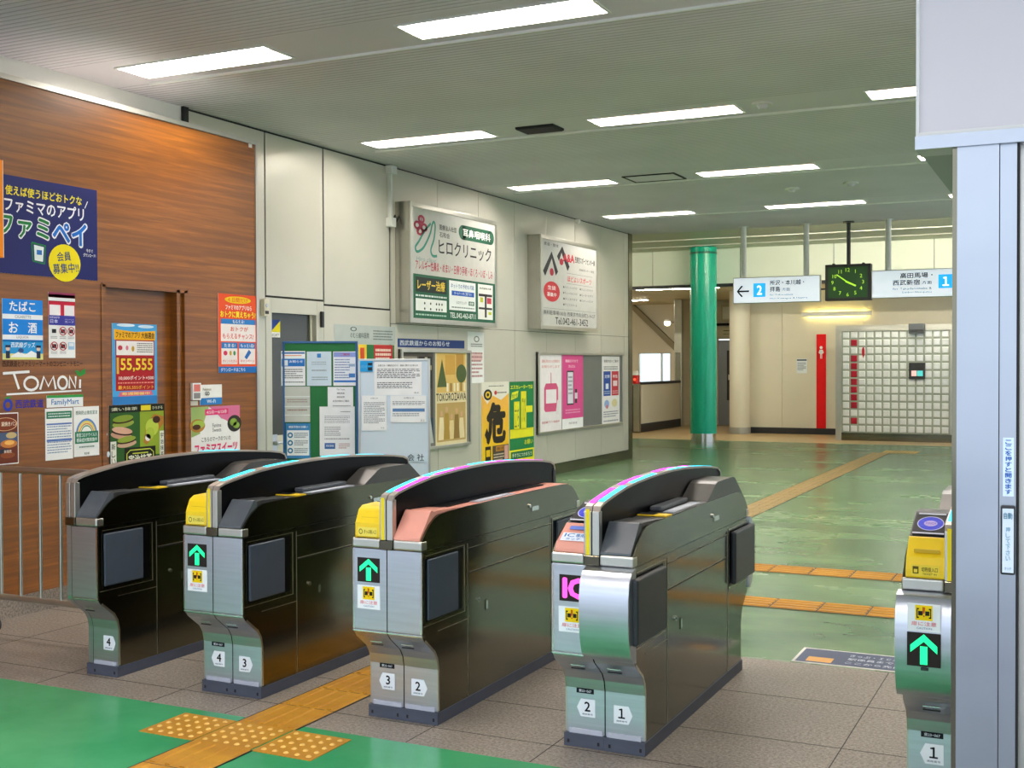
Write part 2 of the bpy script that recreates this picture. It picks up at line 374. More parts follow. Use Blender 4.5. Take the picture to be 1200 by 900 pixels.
# ceiling with openings for the lamp troughs
def ceil_mat():
    m = bpy.data.materials.new('ribbed_ceiling_panel'); m.use_nodes = True; nt = m.node_tree; b = nt.nodes['Principled BSDF']
    tc = nt.nodes.new('ShaderNodeTexCoord'); wv = nt.nodes.new('ShaderNodeTexWave'); wv.wave_type = 'BANDS'; wv.bands_direction = 'Y'
    wv.inputs['Scale'].default_value = 5.2; wv.inputs['Distortion'].default_value = 0
    nt.links.new(tc.outputs['Object'], wv.inputs['Vector'])
    r = nt.nodes.new('ShaderNodeValToRGB'); r.color_ramp.elements[0].position = 0; r.color_ramp.elements[1].position = .22
    r.color_ramp.elements[0].color = hexc('#b6b2b4'); r.color_ramp.elements[1].color = hexc('#ebe4ec')
    nt.links.new(wv.outputs['Fac'], r.inputs[0])
    n = nt.nodes.new('ShaderNodeTexNoise'); n.inputs['Scale'].default_value = 1.1; nt.links.new(tc.outputs['Object'], n.inputs['Vector'])
    mx = nt.nodes.new('ShaderNodeMix'); mx.data_type = 'RGBA'; mx.blend_type = 'MULTIPLY'; mx.inputs[0].default_value = .25
    nt.links.new(r.outputs[0], mx.inputs[6]); nt.links.new(n.outputs['Fac'], mx.inputs[7]); nt.links.new(mx.outputs[2], b.inputs['Base Color'])
    b.inputs['Roughness'].default_value = .6
    bp = nt.nodes.new('ShaderNodeBump'); bp.inputs['Strength'].default_value = .5; bp.inputs['Distance'].default_value = .01
    nt.links.new(wv.outputs['Fac'], bp.inputs['Height']); nt.links.new(bp.outputs[0], b.inputs['Normal'])
    return m
CEILR = ceil_mat(); CEILS = mat('smooth_ceiling_panel', '#dad4da', .55, noise=((1, 1, 1), .03, 2))
ROWS = [(0.02, .38), (3.28, 3.64), (6.56, 6.93), (9.81, 10.18), (13.09, 13.46), (16.28, 16.64)]
COLS = [(-6.44, -5.07), (-4.03, -2.66), (-1.61, -.24), (.80, 2.17)]
b = MB(); yp = -1.6
for (r0, r1) in ROWS:
    b.box(XW-.1, XR, yp, r0-.12, ZC, ZC+.15, CEILR); b.box(XW-.1, XR, r0-.12, r0, ZC-.0, ZC+.15, CEILS)
    xs = XW-.1
    for c0, c1 in COLS: b.box(xs, c0, r0, r1, ZC, ZC+.15, CEILS); xs = c1
    b.box(xs, XR, r0, r1, ZC, ZC+.15, CEILS); b.box(XW-.1, XR, r1, r1+.13, ZC, ZC+.15, CEILS)
    yp = r1+.13
b.box(XW-.1, XR, yp, 18.95, ZC, ZC+.15, CEILR)
struct(b.build('ceiling'))
b = MB()
for (r0, r1) in ROWS[1:]: b.box(-6.55, XR, r1+.112, r1+.132, ZC-.018, ZC+.01, mat('white_joint_cover', '#f4f4ee', .5, noise=((3, 3, 3), .02, 1)))
struct(b.build('trim_7'))
b = MB(); b.box(-14, XR, 18.95, 24.0, 4.0, 4.12, mat('pale_green_ceiling', '#c9cab4', .5, noise=((.8, .8, .8), .04, 2))); b.box(XW-.1, XR, 18.93, 18.95, ZC, 4.12, CEILS)
struct(b.build('ceiling'))
b = MB()
for y in (20.3, 21.9, 23.1): b.box(-14, XR, y, y+.06, 3.985, 4.0, WHITEP)
struct(b.build('trim_8'))
# hall beyond: fascia, soffit, back walls
b = MB()
x = -14.0
while x < XR: b.box(x+.006, min(XR, x+1.9)-.006, 24.0, 24.2, 3.27, 4.12, BEIGE2); x += 1.9
b.box(-14, XR, 24.01, 24.2, 3.27, 4.12, SEAM); b.box(-14, XR, 23.96, 24.2, 3.21, 3.27, DARK)
struct(b.build('wall_fascia'))
b = MB(); b.box(-14, XR, 24.2, 36, 3.27, 3.4, mat('cream_soffit', '#cfc7a6', .6, noise=((1, 1, 1), .03, 2))); struct(b.build('ceiling'))
b = MB()
x = -7.15
for x1 in (-6.2, -4.4, -2.5, -.6, 1.3, 3.2, XR): b.box(x+.004, x1-.004, 26.9, 27.1, .14, 1.78, BEIGE); b.box(x+.004, x1-.004, 26.9, 27.1, 1.786, 3.27, BEIGE); x = x1
b.box(-7.15, XR, 26.92, 27.1, 0, 3.27, BEIGE); b.box(-7.35, -7.15, 26.9, 30.2, 0, 3.27, BEIGE)
struct(b.build('wall_back'))
b = MB(); b.box(-7.15, XR, 26.87, 26.9, 0, .14, DARK); struct(b.build('baseboard_back'))
b = MB()
for x in (-9.2, -7.35): pass
b.box(-9.2, -8.66, 30.2, 30.35, 0, 3.27, BEIGE); b.box(-8.66, -7.9, 30.2, 30.35, 2.25, 3.27, BEIGE); b.box(-7.9, -7.15, 30.2, 30.35, 0, 3.27, BEIGE)
struct(b.build('wall_far'))
b = MB(); b.box(-8.64, -7.92, 30.2, 30.24, .0, 2.22, mat('grey_steel_door', '#8c929a', .4, .3, noise=((2, 2, 2), .04, 2))); b.box(-8.40, -8.16, 30.18, 30.2, .65, 1.95, DARK)
d3 = struct(b.build('door_3')); b = MB(); b.box(-8.36, -8.28, 30.16, 30.18, 1.18, 1.32, WHITEP); b.build('door_plate', d3)
# stair hall at the far left
b = MB(); wy = 31.5
b.box(-14, -11.33, wy, wy+.2, 0, 3.9, BEIGE); b.box(-11.33, -10.35, wy, wy+.2, 0, 1.05, BEIGE); b.box(-11.33, -10.35, wy, wy+.2, 1.93, 3.9, BEIGE); b.box(-10.35, -9.2, wy, wy+.2, 0, 3.9, BEIGE)
b.box(-9.25, -9.2, 30.35, wy, 0, 3.27, BEIGE); b.box(-14, -13.9, 18.9, wy, 0, 4.1, BEIGE); b.box(-13.9, -7.1, 18.7, 18.86, 0, 4.1, BEIGE)
struct(b.build('wall_stair_hall'))
b = MB(); b.box(-11.33, -10.35, wy+.05, wy+.07, 1.05, 1.93, GLASS)
wn = struct(b.build('window_1')); b = MB()
for x0, x1, z0, z1 in ((-11.33, -10.35, 1.05, 1.09), (-11.33, -10.35, 1.89, 1.93), (-11.33, -11.29, 1.05, 1.93), (-10.39, -10.35, 1.05, 1.93), (-10.66, -10.62, 1.05, 1.93)): b.box(x0, x1, wy+.0, wy+.1, z0, z1, ALU)
b.build('window_frame', wn)
b = MB(); b.prism([(26.2, 3.27), (29.9, 3.27), (31.4, 1.1), (31.4, .9)], -11.6, -11.4, BEIGE)
# stair slope seen as a diagonal joint: soffit of the upper flight
b = MB(); b.prism([(-11.6, 3.27), (-9.45, 1.25), (-9.45, 1.45), (-11.4, 3.27)], 31.35, 31.5, mat('stair_soffit_edge', '#8d8468', .5, noise=((2, 2, 2), .04, 1)), axis='y')
struct(b.build('trim_9'))
b = MB(); b.box(-9.45, -9.33, 26.05, 29.1, 0, 1.12, BEIGE); b.box(-9.47, -9.31, 26.03, 29.1, 1.12, 1.18, DARK); b.box(-9.33, -9.31, 26.05, 29.1, 0, .2, DARK)
struct(b.build('wall_stair_parapet'))
b = MB(); b.box(-9.45, -9.33, 29.32, 30.2, 0, 3.27, BEIGE); struct(b.build('wall_stair_return'))
# right side of the hall, out of view, its openings widened to let daylight in
b = MB(); b.box(XR, XR+.2, 3.3, 12, 0, 4.1, BEIGE); b.box(XR, XR+.2, 12, 36, 0, .35, BEIGE); b.box(XR, XR+.2, 12, 36, 3.65, 4.1, BEIGE)
for y in (15.5, 19, 22.5, 26, 29.5, 33): b.box(XR, XR+.2, y, y+.2, .35, 3.65, BEIGE)
struct(b.build('wall_right'))
b = MB(); b.box(-8.6, XR, 35.8, 36, 0, 4.1, BEIGE); struct(b.build('wall_rear'))

# ------------------------------------------------------------------ staff room with glass front at the right
PY = 3.3
OFF = mat('pale_wall_paint', '#c9ccc2', .6, noise=((1, 1, 1), .03, 2))
b = MB()
HX = -.402
b.box(HX, XR, PY+.01, 5.6, 2.20, ZC, mat('header_panel', '#cbc8c8', .4, .1, noise=((1, 1, 1), .02, 2)))
struct(b.build('wall_header'))
b = MB(); b.box(HX-.002, XR, PY-.02, PY+.1, 2.165, 2.20, STEELP); b.box(HX-.002, HX+.006, PY-.004, PY+.1, 2.20, ZC, WHITEP); b.box(HX+.006, XR, PY-.004, PY+.1, 2.20, 2.212, WHITEP)
b.box(HX, XR, PY+.1, 5.6, 2.17, 2.20, mat('grey_green_soffit', '#8f988c', .5, noise=((2, 2, 2), .03, 2)))
struct(b.build('trim_10'))
b = MB(); b.box(-.312, -.300, PY-.005, PY+.18, 0, 2.165, STEELD); b.box(-.300, -.198, PY-.01, PY+.18, 0, 2.165, STEELP)
b.box(-.196, -.156, PY-.004, PY+.12, 0, 2.165, STEELP); b.box(-.198, -.196, PY, PY+.1, 0, 2.165, SEAM); b.box(-.156, -.150, PY, PY+.1, 0, 2.165, SEAM)
struct(b.build('trim_11'))
b = MB(); b.box(-.15, -.105, PY+.03, PY+.07, 0, 2.165, ALU); b.box(-.105, 1.1, PY+.045, PY+.055, .1, 2.12, GLASS); b.box(-.105, 1.1, PY+.03, PY+.07, 0, .1, ALU); b.box(-.105, 1.1, PY+.03, PY+.07, 2.12, 2.165, ALU); b.box(1.1, 1.15, PY+.03, PY+.07, 0, 2.165, ALU)
struct(b.build('door_4'))
b = MB(); b.box(1.15, XR, PY+.02, PY+.12, 0, 2.165, OFF); b.box(-.30, -.22, PY+.18, 8.2, 0, 2.165, OFF); b.box(-.30, XR, 8.1, 8.2, 0, ZC, OFF); b.box(-.30, -.22, 5.6, 8.2, 2.165, ZC, OFF)
struct(b.build('wall_staff_room'))
# switch and stickers on the jamb
s_ = tag(empty('touch_switch', (-.187, PY-.006, 1.0)), 'tall white automatic door touch switch with black surround on steel jamb', 'switch')
b = MB(); b.box(-.005, .030, -.012, .002, .053, .232, DARK); b.build('switch_surround', s_, bevel=.004)
b = MB(); b.box(0, .027, -.018, -.012, .060, .225, mat('switch_white', '#d5e2ea', .35, noise=((8, 8, 8), .02, 1))); 
b.W, b.H = 1, 1; 
q = MB(); q.sheet(.027, .165, '#d5e2ea', .001); q.text('自動', .12, .84, .88, .94, '#4a7d96', 2); q.vtext('押して下さい', .3, .18, .7, .72, '#7ba6bd', 2); q.text('タッチ', .2, .04, .8, .09, '#7ba6bd', 2)
b.build('switch_button', s_, bevel=.003); q.build('lettering', s_, loc=(0, -.0185, .06))
q = MB(); q.sheet(.026, .152, '#dceefa', .001); q.vtext('ここを押すと開きます', .2, .03, .8, .97, '#2d64b4', 2, .02)
tag(q.build('door_sticker', loc=(-.187, PY-.006, 1.255)), 'narrow white sticker with vertical blue writing above the touch switch', 'sticker')

# ------------------------------------------------------------------ ceiling lamps
LM = mat('lamp_tube_glow', '#fff6ea', .5, emit='#fff8f2', strength=LAMP)
LM2 = mat('lamp_reflector', '#c2b2a8', .5, noise=((3, 3, 3), .02, 1))
def make_lamp():
    r = empty('ceiling_lamp')
    W, D = 1.37, .36
    b = MB(); t = .018
    b.box(0, W, 0, t, -.01, .15, WHITEP); b.box(0, W, D-t, D, -.01, .15, WHITEP); b.box(0, t, t, D-t, -.01, .15, WHITEP); b.box(W-t, W, t, D-t, -.01, .15, WHITEP); b.box(0, W, 0, D, .15, .16, WHITEP)
    b.build('lamp_housing', r)
    b = MB(); b.prism([(t, .02), (.17, .125), (.17, .13), (t, .13)], t+.001, W-t-.001, LM2); b.prism([(D-t, .02), (D-t, .13), (.26, .13), (.26, .125)], t+.001, W-t-.001, LM2); b.build('reflector', r)
    b = MB(); b.box(t+.02, W-t-.02, .165, .265, .05, .075, LM); b.build('lamp_tube', r)
    return r
lp = None
rowname_ = ['over the near green floor', 'above the space before the gates', 'in the front row seen above the ticket gates', 'in the second row beyond the gates', 'in the third row beyond the gates', 'in the farthest row before the hanging signs']
rowname = ['nearest the viewer', 'second from the viewer', 'in the frontmost visible row', 'in the second visible row', 'in the third visible row', 'in the farthest visible row']
colname = ['beside the left wall', 'second from the left wall', 'third from the left wall', 'fourth from the left wall']
for i, (r0, r1) in enumerate(ROWS):
    for k, (c0, c1) in enumerate(COLS):
        if r0 < 5.7 and c0 > HX-.9 and r0 > 3: continue
        if i < 2 and k == 0: continue
        if c0 > 0 and 3 < r0: continue
        o = make_lamp() if lp is None else copy_tree(lp)
        lp = lp or o
        o.location = (c0, r0, ZC)
        tag(o, 'recessed tube lamp %s, %s' % (rowname[i], colname[k]), 'ceiling lamp', 'recessed ceiling lamps')
# exact openings for lamps that were not placed stay closed with a blank panel
b = MB()
for (i, k) in [(0, 0), (1, 0), (1, 2), (1, 3), (2, 3), (3, 3), (4, 3), (5, 3)]:
    r0, r1 = ROWS[i]; c0, c1 = COLS[k]; b.box(c0, c1, r0, r1, ZC+.01, ZC+.15, CEILS)
struct(b.build('ceiling'))

# ------------------------------------------------------------------ ceiling fittings
p = lambda px, py: (lambda r: CAM + r*((ZC-CAMH)/r.z))(ROT @ _cv(px, py))
b = MB(); b.box(-.19, .19, -.13, .13, -.02, 0, SEAM)
for i in range(9): b.box(-.18, .18, -.12+i*.028, -.108+i*.028, -.028, -.02, DARK)
tag(b.build('air_vent', loc=(-4.56, 10.0, ZC), bevel=0), 'small black louvred vent in the ceiling beside a lamp', 'vent')
b = MB(); b.box(-.3, .3, -.22, .22, -.006, 0, CEILS)
for x0, x1, y0, y1 in ((-.32, .32, -.24, -.22), (-.32, .32, .22, .24), (-.32, -.3, -.22, .22), (.3, .32, -.22, .22)): b.box(x0, x1, y0, y1, -.012, 0, SEAM)
tag(b.build('ceiling_hatch', loc=(-4.56, 13.25, ZC)), 'square access hatch with dark outline in the ceiling', 'hatch')
for (x, y, lab) in ((-3.3, 14.85, 'round white smoke detector on the ceiling between lamps, nearer the left'), (-2.55, 14.7, 'small round fitting on the ceiling, right of the smoke detector'), (-2.45, 9.9, 'flat round ceiling fitting level with the second lamp row'),):
    b = MB(); b.tube((0, 0, 0), (0, 0, -.02), .09, WHITEP, 20); b.tube((0, 0, -.02), (0, 0, -.05), .05, CEILS, 16, .03)
    tag(b.build('smoke_detector', loc=(x, y, ZC), smooth=True), lab, 'smoke detector')

# ------------------------------------------------------------------ tactile paving
TAC = floor_mat('yellow_tactile_paving', '#b07a20', '#c8922e', .5, (1.5, 6, 1.5), ((6, 6, 1), .1, .004))
TACN = floor_mat('worn_tan_tactile_paving', '#97804c', '#a88f62', .45, (1.5, 6, 1.5), ((6, 6, 1), .1, .004))
TDOT = mat('pale_tactile_dot', '#e0b560', .5, noise=((9, 9, 9), .05, 1))
def dot_tile(x, y, nm='dotted_tactile_tile', s=.296, m=TAC):
    b = MB(); b.box(0, s, 0, s, 0, .003, m)
    for i in range(5):
        for k in range(5): b.tube((.035+i*.0565, .035+k*.0565, .003), (.035+i*.0565, .035+k*.0565, .008), .013, TDOT, 10, .007)
    return b.build(nm, loc=(x, y, 0))
for k, (x, lab) in enumerate(((-3.715, 'left'), (-3.41, 'middle'), (-3.10, 'right'))):
    tag(dot_tile(x, 3.90), {'left': 'yellow dotted tactile tile at the left of the cross of paving', 'middle': 'yellow dotted tactile tile in the middle where the lines cross', 'right': 'yellow dotted tactile tile at the right of the cross of paving'}[lab], 'tactile tile', 'dotted tiles before the gates')
def bars(x0, x1, y0, y1, along, nm, label, m=TAC):
    b = MB(); b.box(x0, x1, y0, y1, 0, .003, m)
    if along == 'y':
        L = y1-y0; n = max(1, round(L/.3))
        for i in range(4):
            cx = x0+(x1-x0)*(i+.5)/4
            for k in range(n): a = y0+L*k/n; b.prism([(cx-.016, .003), (cx+.016, .003), (cx+.010, .008), (cx-.010, .008)], a+.012, a+L/n-.012, m, axis='y')
        for k in range(1, n): b.box(x0, x1, y0+L*k/n-.002, y0+L*k/n+.002, .003, .0035, SEAM)
        for e in (x0, x1): b.box(e-.003, e+.003, y0, y1, 0, .0036, SEAM)
    else:
        L = x1-x0; n = max(1, round(L/.3))
        for i in range(4):
            cy = y0+(y1-y0)*(i+.5)/4
            for k in range(n): a = x0+L*k/n; b.prism([(cy-.022, .003), (cy+.022, .003), (cy+.014, .009), (cy-.014, .009)], a+.010, a+L/n-.010, m)
        for k in range(1, n): b.box(x0+L*k/n-.004, x0+L*k/n+.004, y0, y1, .003, .0035, SEAM)
        for i in range(5): cy = y0+(y1-y0)*i/4; b.box(x0, x1, cy-.012, cy+.012, .003, .0034, mat('dark_gap_brown', '#5c4318', .7, noise=((4, 4, 4), .1, 1)))
    return tag(b.build(nm), label, 'tactile paving')
bars(-3.41, -3.10, 1.5, 3.90, 'y', 'tactile_strip', 'yellow barred tactile strip on the near green floor below the dotted tiles')
bars(-3.41, -3.10, 4.20, 6.31, 'y', 'tactile_strip', 'yellow barred tactile strip across stone slabs between two ticket gates')
bars(-3.41, -3.10, 6.31, 21.78, 'y', 'tactile_strip', 'long tan tactile strip running across the far green floor', TACN)
bars(-3.09, XR-.1, 8.97, 9.30, 'x', 'tactile_strip', 'farther of two yellow tactile strips crossing behind the gates')
bars(-3.09, -.31, 7.66, 7.97, 'x', 'tactile_strip', 'nearer of two yellow tactile strips crossing behind the gates')
b = MB(); b.box(0, .6, 0, .6, 0, .003, TACN)
for i in range(9):
    for k in range(9): b.tube((.04+i*.065, .04+k*.065, .003), (.04+i*.065, .04+k*.065, .008), .014, TDOT, 6, .007)
tag(b.build('dotted_tactile_tile', loc=(-3.26, 21.8, 0)), 'dotted tan tactile patch at the far end of the long strip', 'tactile tile')
# floor notice
q = MB(); q.sheet(1.35, .34, '#e8e6dc', .0015); q.rect(.012, .05, .988, .95, '#4b566e', 1)
q.rect(.05, .12, .15, .42, '#e0a860', 2); q.text('きっぷ・ＩＣカードをお持ちでないお客さまは', .2, .64, .78, .80, '#c9cfdd', 2); q.text('駅係員までお申し出ください', .2, .42, .66, .56, '#c9cfdd', 2); q.text('ここから先は改札内です', .2, .18, .6, .32, '#c9cfdd', 2)
o = q.build('floor_notice', loc=(-1.41, 6.325, .002)); o.rotation_euler = (math.radians(-90), 0, 0)
tag(o, 'blue grey notice with white border stuck on the floor behind the gates', 'floor notice')

# ------------------------------------------------------------------ ticket gates
GL = 1.77
def mirror(front):     # complete a side outline given its front half, bottom to top
    return front+[(GL-y, z) for y, z in reversed(front)]
LOW = mirror([(.140, .055), (.140, .245), (.130, .290), (.108, .325), (.06, .362), (.024, .390), (.006, .412), (.0, .43), (.0, .788)])
UPP = [(.003, .833), (.022, .852), (.048, .878), (.078, .902), (.115, .922), (.165, .936), (.25, .941)]
def sub(base, d, cut=0): return [(y, z+d) for y, z in base]
HOOD = [(.0, .80), (.0, 1.005), (.012, 1.028), (.05, 1.040), (.10, 1.049), (.2, 1.064), (.32, 1.079), (.45, 1.089), (.6, 1.096), (.75, 1.100), (.95, 1.101), (1.12, 1.097), (1.30, 1.088), (1.45, 1.078), (1.6, 1.065), (1.70, 1.052), (1.745, 1.035), (1.762, 1.005), (1.762, .80)]
def hood_z(y):
    for (a, z0), (c, z1) in zip(HOOD[2:], HOOD[3:]):
        if a <= y <= c: return z0+(z1-z0)*(y-a)/(c-a)
    return 1.0
def arrow_sign(parent, x, z, y=-.001, kind='arrow', W=.116, H=.108, tilt=0):
    q = MB(); q.sheet(W, H, '#2b2422', .002); G = glow('#18e08a', 1.1)
    if kind == 'arrow':
        q.poly([(.40, .06), (.60, .06), (.60, .62), (.84, .40), (.90, .52), (.90, .60), (.5, .96), (.10, .60), (.10, .52), (.16, .40), (.40, .62)][:0] or [(.39, .06), (.61, .06), (.61, .60), (.39, .60)], G, 1)
        q.poly([(.5, .96), (.10, .62), (.10, .40), (.5, .74)], G, 1); q.poly([(.5, .96), (.5, .74), (.90, .40), (.90, .62)], G, 1)
    else:
        q.text('IC', .12, .10, 1.0, .90, glow('#ff4fc8', 1.0), 1, .05)
    o = q.build('direction_display', parent, loc=(x-W/2, y, z-H/2)); return o
def caution(parent, x, z, y=-.001, s=1):
    W, H = .118*s, .104*s; q = MB(); q.sheet(W, H, '#f1f3f6', .0012)
    q.rect(.24, .40, .76, .95, '#f7d20c', 1)
    [q.rect(*e_, '#1c1c1c', 2) for e_ in ((.28, .48, .31, .84), (.28, .48, .35, .53), (.28, .79, .35, .84), (.33, .58, .46, .74), (.69, .48, .72, .84), (.65, .48, .72, .53), (.65, .79, .72, .84), (.54, .58, .67, .74))]
    q.rect(.46, .62, .48, .9, '#d2621c', 3); q.poly([(.46, .88), (.54, .88), (.52, .66), (.48, .66)], '#d2621c', 3); q.ell(.5, .56, .03, .03, '#d2621c', 3, 10)
    q.text('扉に注意', .12, .2, .88, .36, '#e58a92', 1); q.text('CAUTION', .28, .08, .74, .15, '#8a96b8', 1)
    return q.build('caution_sticker', parent, loc=(x-W/2, y, z-H/2))
def hexno(parent, x, z, no, way, y):
    W, H = .082, .074; q = MB(); q.W, q.H = W, H; t = .0012
    pts = [(0, 0), (.78, 0), (1, .5), (.78, 1), (0, 1)] if way > 0 else [(1, 0), (.22, 0), (0, .5), (.22, 1), (1, 1)]
    q.prism([(u*W, v*H) for u, v in pts], 0, t, ink('#eef2f5'), axis='y')
    c = .42 if way > 0 else .58
    q.text(no, c-.2, .3, c+.2, .86, '#15171a', 1, .02, keep=True); q.text('通路番号', c-.3, .1, c+.3, .2, '#8a8f96', 1)
    return q.build('number_sticker', parent, loc=(x-W/2, y-.0005, z-H/2))
def idlabel(parent, x, z, y):
    q = MB(); q.sheet(.078, .021, '#15181c', .001); q.text('東23−067', .14, .2, .86, .8, '#d4d8de', 1); return q.build('serial_label', parent, loc=(x-.033, y, z))

def half(g, s, front, deck, bulge=False, pad=PAD, warm=True, rear_block=True):
    """one side of a cabinet. s: -1 left, +1 right. front: panel colour of the slope, deck: strip colour on top"""
    X0, X1 = .0025*s, .176*s
    side = STEELD
    b = MB(); b.prism(LOW, X0, X1, STEEL, 'x', cap=side); b.build('lower_cabinet', g, bevel=.003)
    # horizontal lip and raised vertical edge strips
    b = MB(); b.box(.002*s, .178*s, -.003, .02, .418, .424, CHROME); b.build('front_lip', g)
    b = MB(); b.box(.168*s, .1775*s, -.0015, .010, .43, .785, CHROME); b.build('corner_strip', g)
    b = MB(); b.box(.168*s, .1775*s, GL-.01, GL+.0015, .43, .785, CHROME); b.build('corner_strip', g)
    b = MB(); b.ribbon([(.1385, .06), (.1385, .245), (.128, .292), (.106, .327), (.058, .364), (.022, .392)], .012, .171*s, .1775*s, ALU)
    b.build('edge_trim', g)
    b = MB(); b.box(.0, .180*s, .126, GL-.126, 0, .055, KICK); 
    for yy in (.126,): b.box(.02*s, .03*s, yy-.002, yy, .015, .03, SEAM); b.box(.155*s, .165*s, yy-.002, yy, .015, .03, SEAM)
    b.box(.01*s, .16*s, .134, .14, .055, .075, LILACG)
    b.build('kick_plate', g, bevel=.002)
    b = MB(); b.box(.0335*s, .179*s, -.006, .045, .791, .834, ALU); b.build('corner_band', g, bevel=.008, seg=3)
    b = MB(); b.box(.0335*s, .179*s, GL-.045, GL+.006, .791, .834, ALU)
    b.build('corner_band', g, bevel=.008, seg=3)
    # upper cabinet: outline up to the shoulder, flat top
    up = [(.0, .79)]+UPP+[(.9, .943)]+[(GL-y, z) for y, z in reversed(UPP)]+[(GL, .79)]
    b = MB(); b.prism(up, .1665*s, .1765*s, side, 'x'); b.build('side_panel', g, bevel=.002)
    inner = [(y, z-.006) for y, z in up[1:-1]]; inner = [(.0, .79)]+inner+[(GL, .79)]
    b = MB(); b.prism(inner, .0*s, .1665*s, DARK, 'x'); b.build('upper_cabinet', g)
    xi, xo = .034*s, .1655*s
    # sloping panels front and back
    def ypr(prof, m, nm, a=xi, c=xo, bv=.003):
        q = MB(); q.prism(prof, a, c, m, 'x'); return q.build(nm, g, bevel=bv)
    if front == 'ticket':
        ypr([(.002, .834), (.004, .90), (.03, .955), (.06, .972), (.18, .975), (.22, .93), (.22, .834)], YEL, 'ticket_cover', bv=.012)
        q = MB(); q.sheet(.10, .04, '#f6df63', .0008); q.text('きっぷ投入口', .32, .3, .95, .75, '#6b5c10', 1); q.ring(.15, .5, .1, .3, .7, '#6b5c10', 1)
        q.build('lettering', g, loc=(min(xi, xo)+.015, .0005, .842))
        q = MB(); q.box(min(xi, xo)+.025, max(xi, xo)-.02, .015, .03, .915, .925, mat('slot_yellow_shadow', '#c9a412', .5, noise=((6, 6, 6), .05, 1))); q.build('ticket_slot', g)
    else:
        m = {'slate': SLATE, 'salmon': SALMON, 'salmon_ic': SALMON, 'yellow_ic': YEL}[front]
        if front in ('salmon_ic', 'yellow_ic'):
            hi = [(.0, .834), (.004, .85), (.02, .872), (.13, .94), (.14, .934), (.14, .834)] if front == 'salmon_ic' else [(.0, .834), (.0, .862), (.02, .905), (.10, .970), (.115, .966), (.12, .834)]
            ypr(hi, m, 'touch_cover', bv=.006)
            y0, z0 = (.13, .936) if front == 'salmon_ic' else (.10, .966)
            y1, z1 = y0+.19, z0+.072
            ypr([(y0, z0-.02), (y0, z0), (y1, z1), (y1+.10, z1), (y1+.28, .94), (y1+.28, .9), (y0, .9)], DARK, 'touch_reader', bv=.004)
            # oval touch mark on the reader face
            an = math.atan2(z1-z0, y1-y0); L = math.hypot(y1-y0, z1-z0)
            q = MB(); q.sheet(.118, L*.84, '#131318', .001); q.ell(.5, .5, .40, .32, '#3b44d8', 1); q.ring(.5, .5, .40, .32, .93, '#dcdcf8', 2); q.ell(.5, .5, .2, .13, '#c8b4ea', 2); q.text('TOUCH', .35, .45, .65, .55, '#5b3cc0', 3)
            q.rect(.08, .91, .9, .97, '#d8dae2', 2); q.rect(.02, .03, .95, .09, '#d8dae2', 2)
            for k in (30, 150, 210, 330): q.line([(.5+.22*math.cos(math.radians(k)), .5+.15*math.sin(math.radians(k))), (.5+.38*math.cos(math.radians(k)), .5+.28*math.sin(math.radians(k)))], .001, '#8890f0', 2)
            o = q.build('touch_mark', g, loc=(min(xi, xo)+.006, y0+.006, z0+.010)); o.rotation_euler = (-(math.pi/2-an), 0, 0)
            if front == 'salmon_ic':
                q = MB(); q.sheet(.11, .05, '#e8eef4', .001); q.text('IC', .1, .45, .5, .9, '#3a7cc0', 1); q.text('専用', .55, .45, .9, .9, '#3a7cc0', 1); q.text('タッチ', .2, .08, .8, .36, '#3a7cc0', 1)
                o = q.build('touch_label', g, loc=(min(xi, xo)+.012, .026, .8795)); o.rotation_euler = (-(math.pi/2-.55), 0, 0)
                q = MB(); q.sheet(.08, .022, '#6b86d8', .001); o = q.build('blue_label', g, loc=(min(xi, xo)+.03, .086, .918)); o.rotation_euler = (-(math.pi/2-.55), 0, 0)
            else:
                q = MB(); q.sheet(.095, .04, '#f3d648', .0006); q.text('切符投入口', .36, .4, .94, .8, '#3c3410', 1); q.text('TICKET IN', .4, .12, .9, .28, '#7c6a20', 1); q.rect(.05, .2, .26, .85, '#5a4c14', 1); q.rect(.09, .3, .22, .6, '#f3d648', 2)
                q.build('lettering', g, loc=(min(xi, xo)+.02, -.0012, .842)); 
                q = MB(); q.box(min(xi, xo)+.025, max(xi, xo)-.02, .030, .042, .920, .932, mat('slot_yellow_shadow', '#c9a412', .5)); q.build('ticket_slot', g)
        else:
            ypr([(.0, .834), (.003, .846), (.100, .954), (.112, .957), (.125, .950), (.125, .834)], m, 'slope_panel')
            ypr([(.125, .90), (.125, .950), (.16, .952), (.34, .9445), (.34, .90)], SALMON if deck == 'salmon' else DARK, 'slope_back', bv=0)
        dm = SALMON if deck == 'salmon' else DARK
        ypr([(.118, .926), (.16, .938), (.9, .9435), (GL-.16, .938), (GL-.118, .926)], dm, 'top_deck', a=xi if deck == 'salmon' else xi, bv=0)
        a, c = min(xi, xo), max(xi, xo)
        if deck == 'salmon':
            q = MB(); q.box(a+.0, a+.065, .17, 1.45, .941, .946, BLACKG); q.build('hood_foot', g)
        else:
            q = MB(); q.box(a, c, .44, .52, .942, .9465, YEL); q.box(a, a+.07, .45, .51, .9466, .948, BLACKG); q.build('ticket_outlet', g)
            q = MB(); q.box(a, a+.055, .60, 1.0, .943, .965, SLATE); q.build('ticket_return', g, bevel=.006)
        q = MB(); q.W, q.H = 1, 1; q.box(a+.07, c-.012, .58, .98, .943, .9465, LILACG)
        q.box(a+.08, c-.03, .62, .90, .9466, .947, ink('#d9dce6')); q.build('label_plate', g)
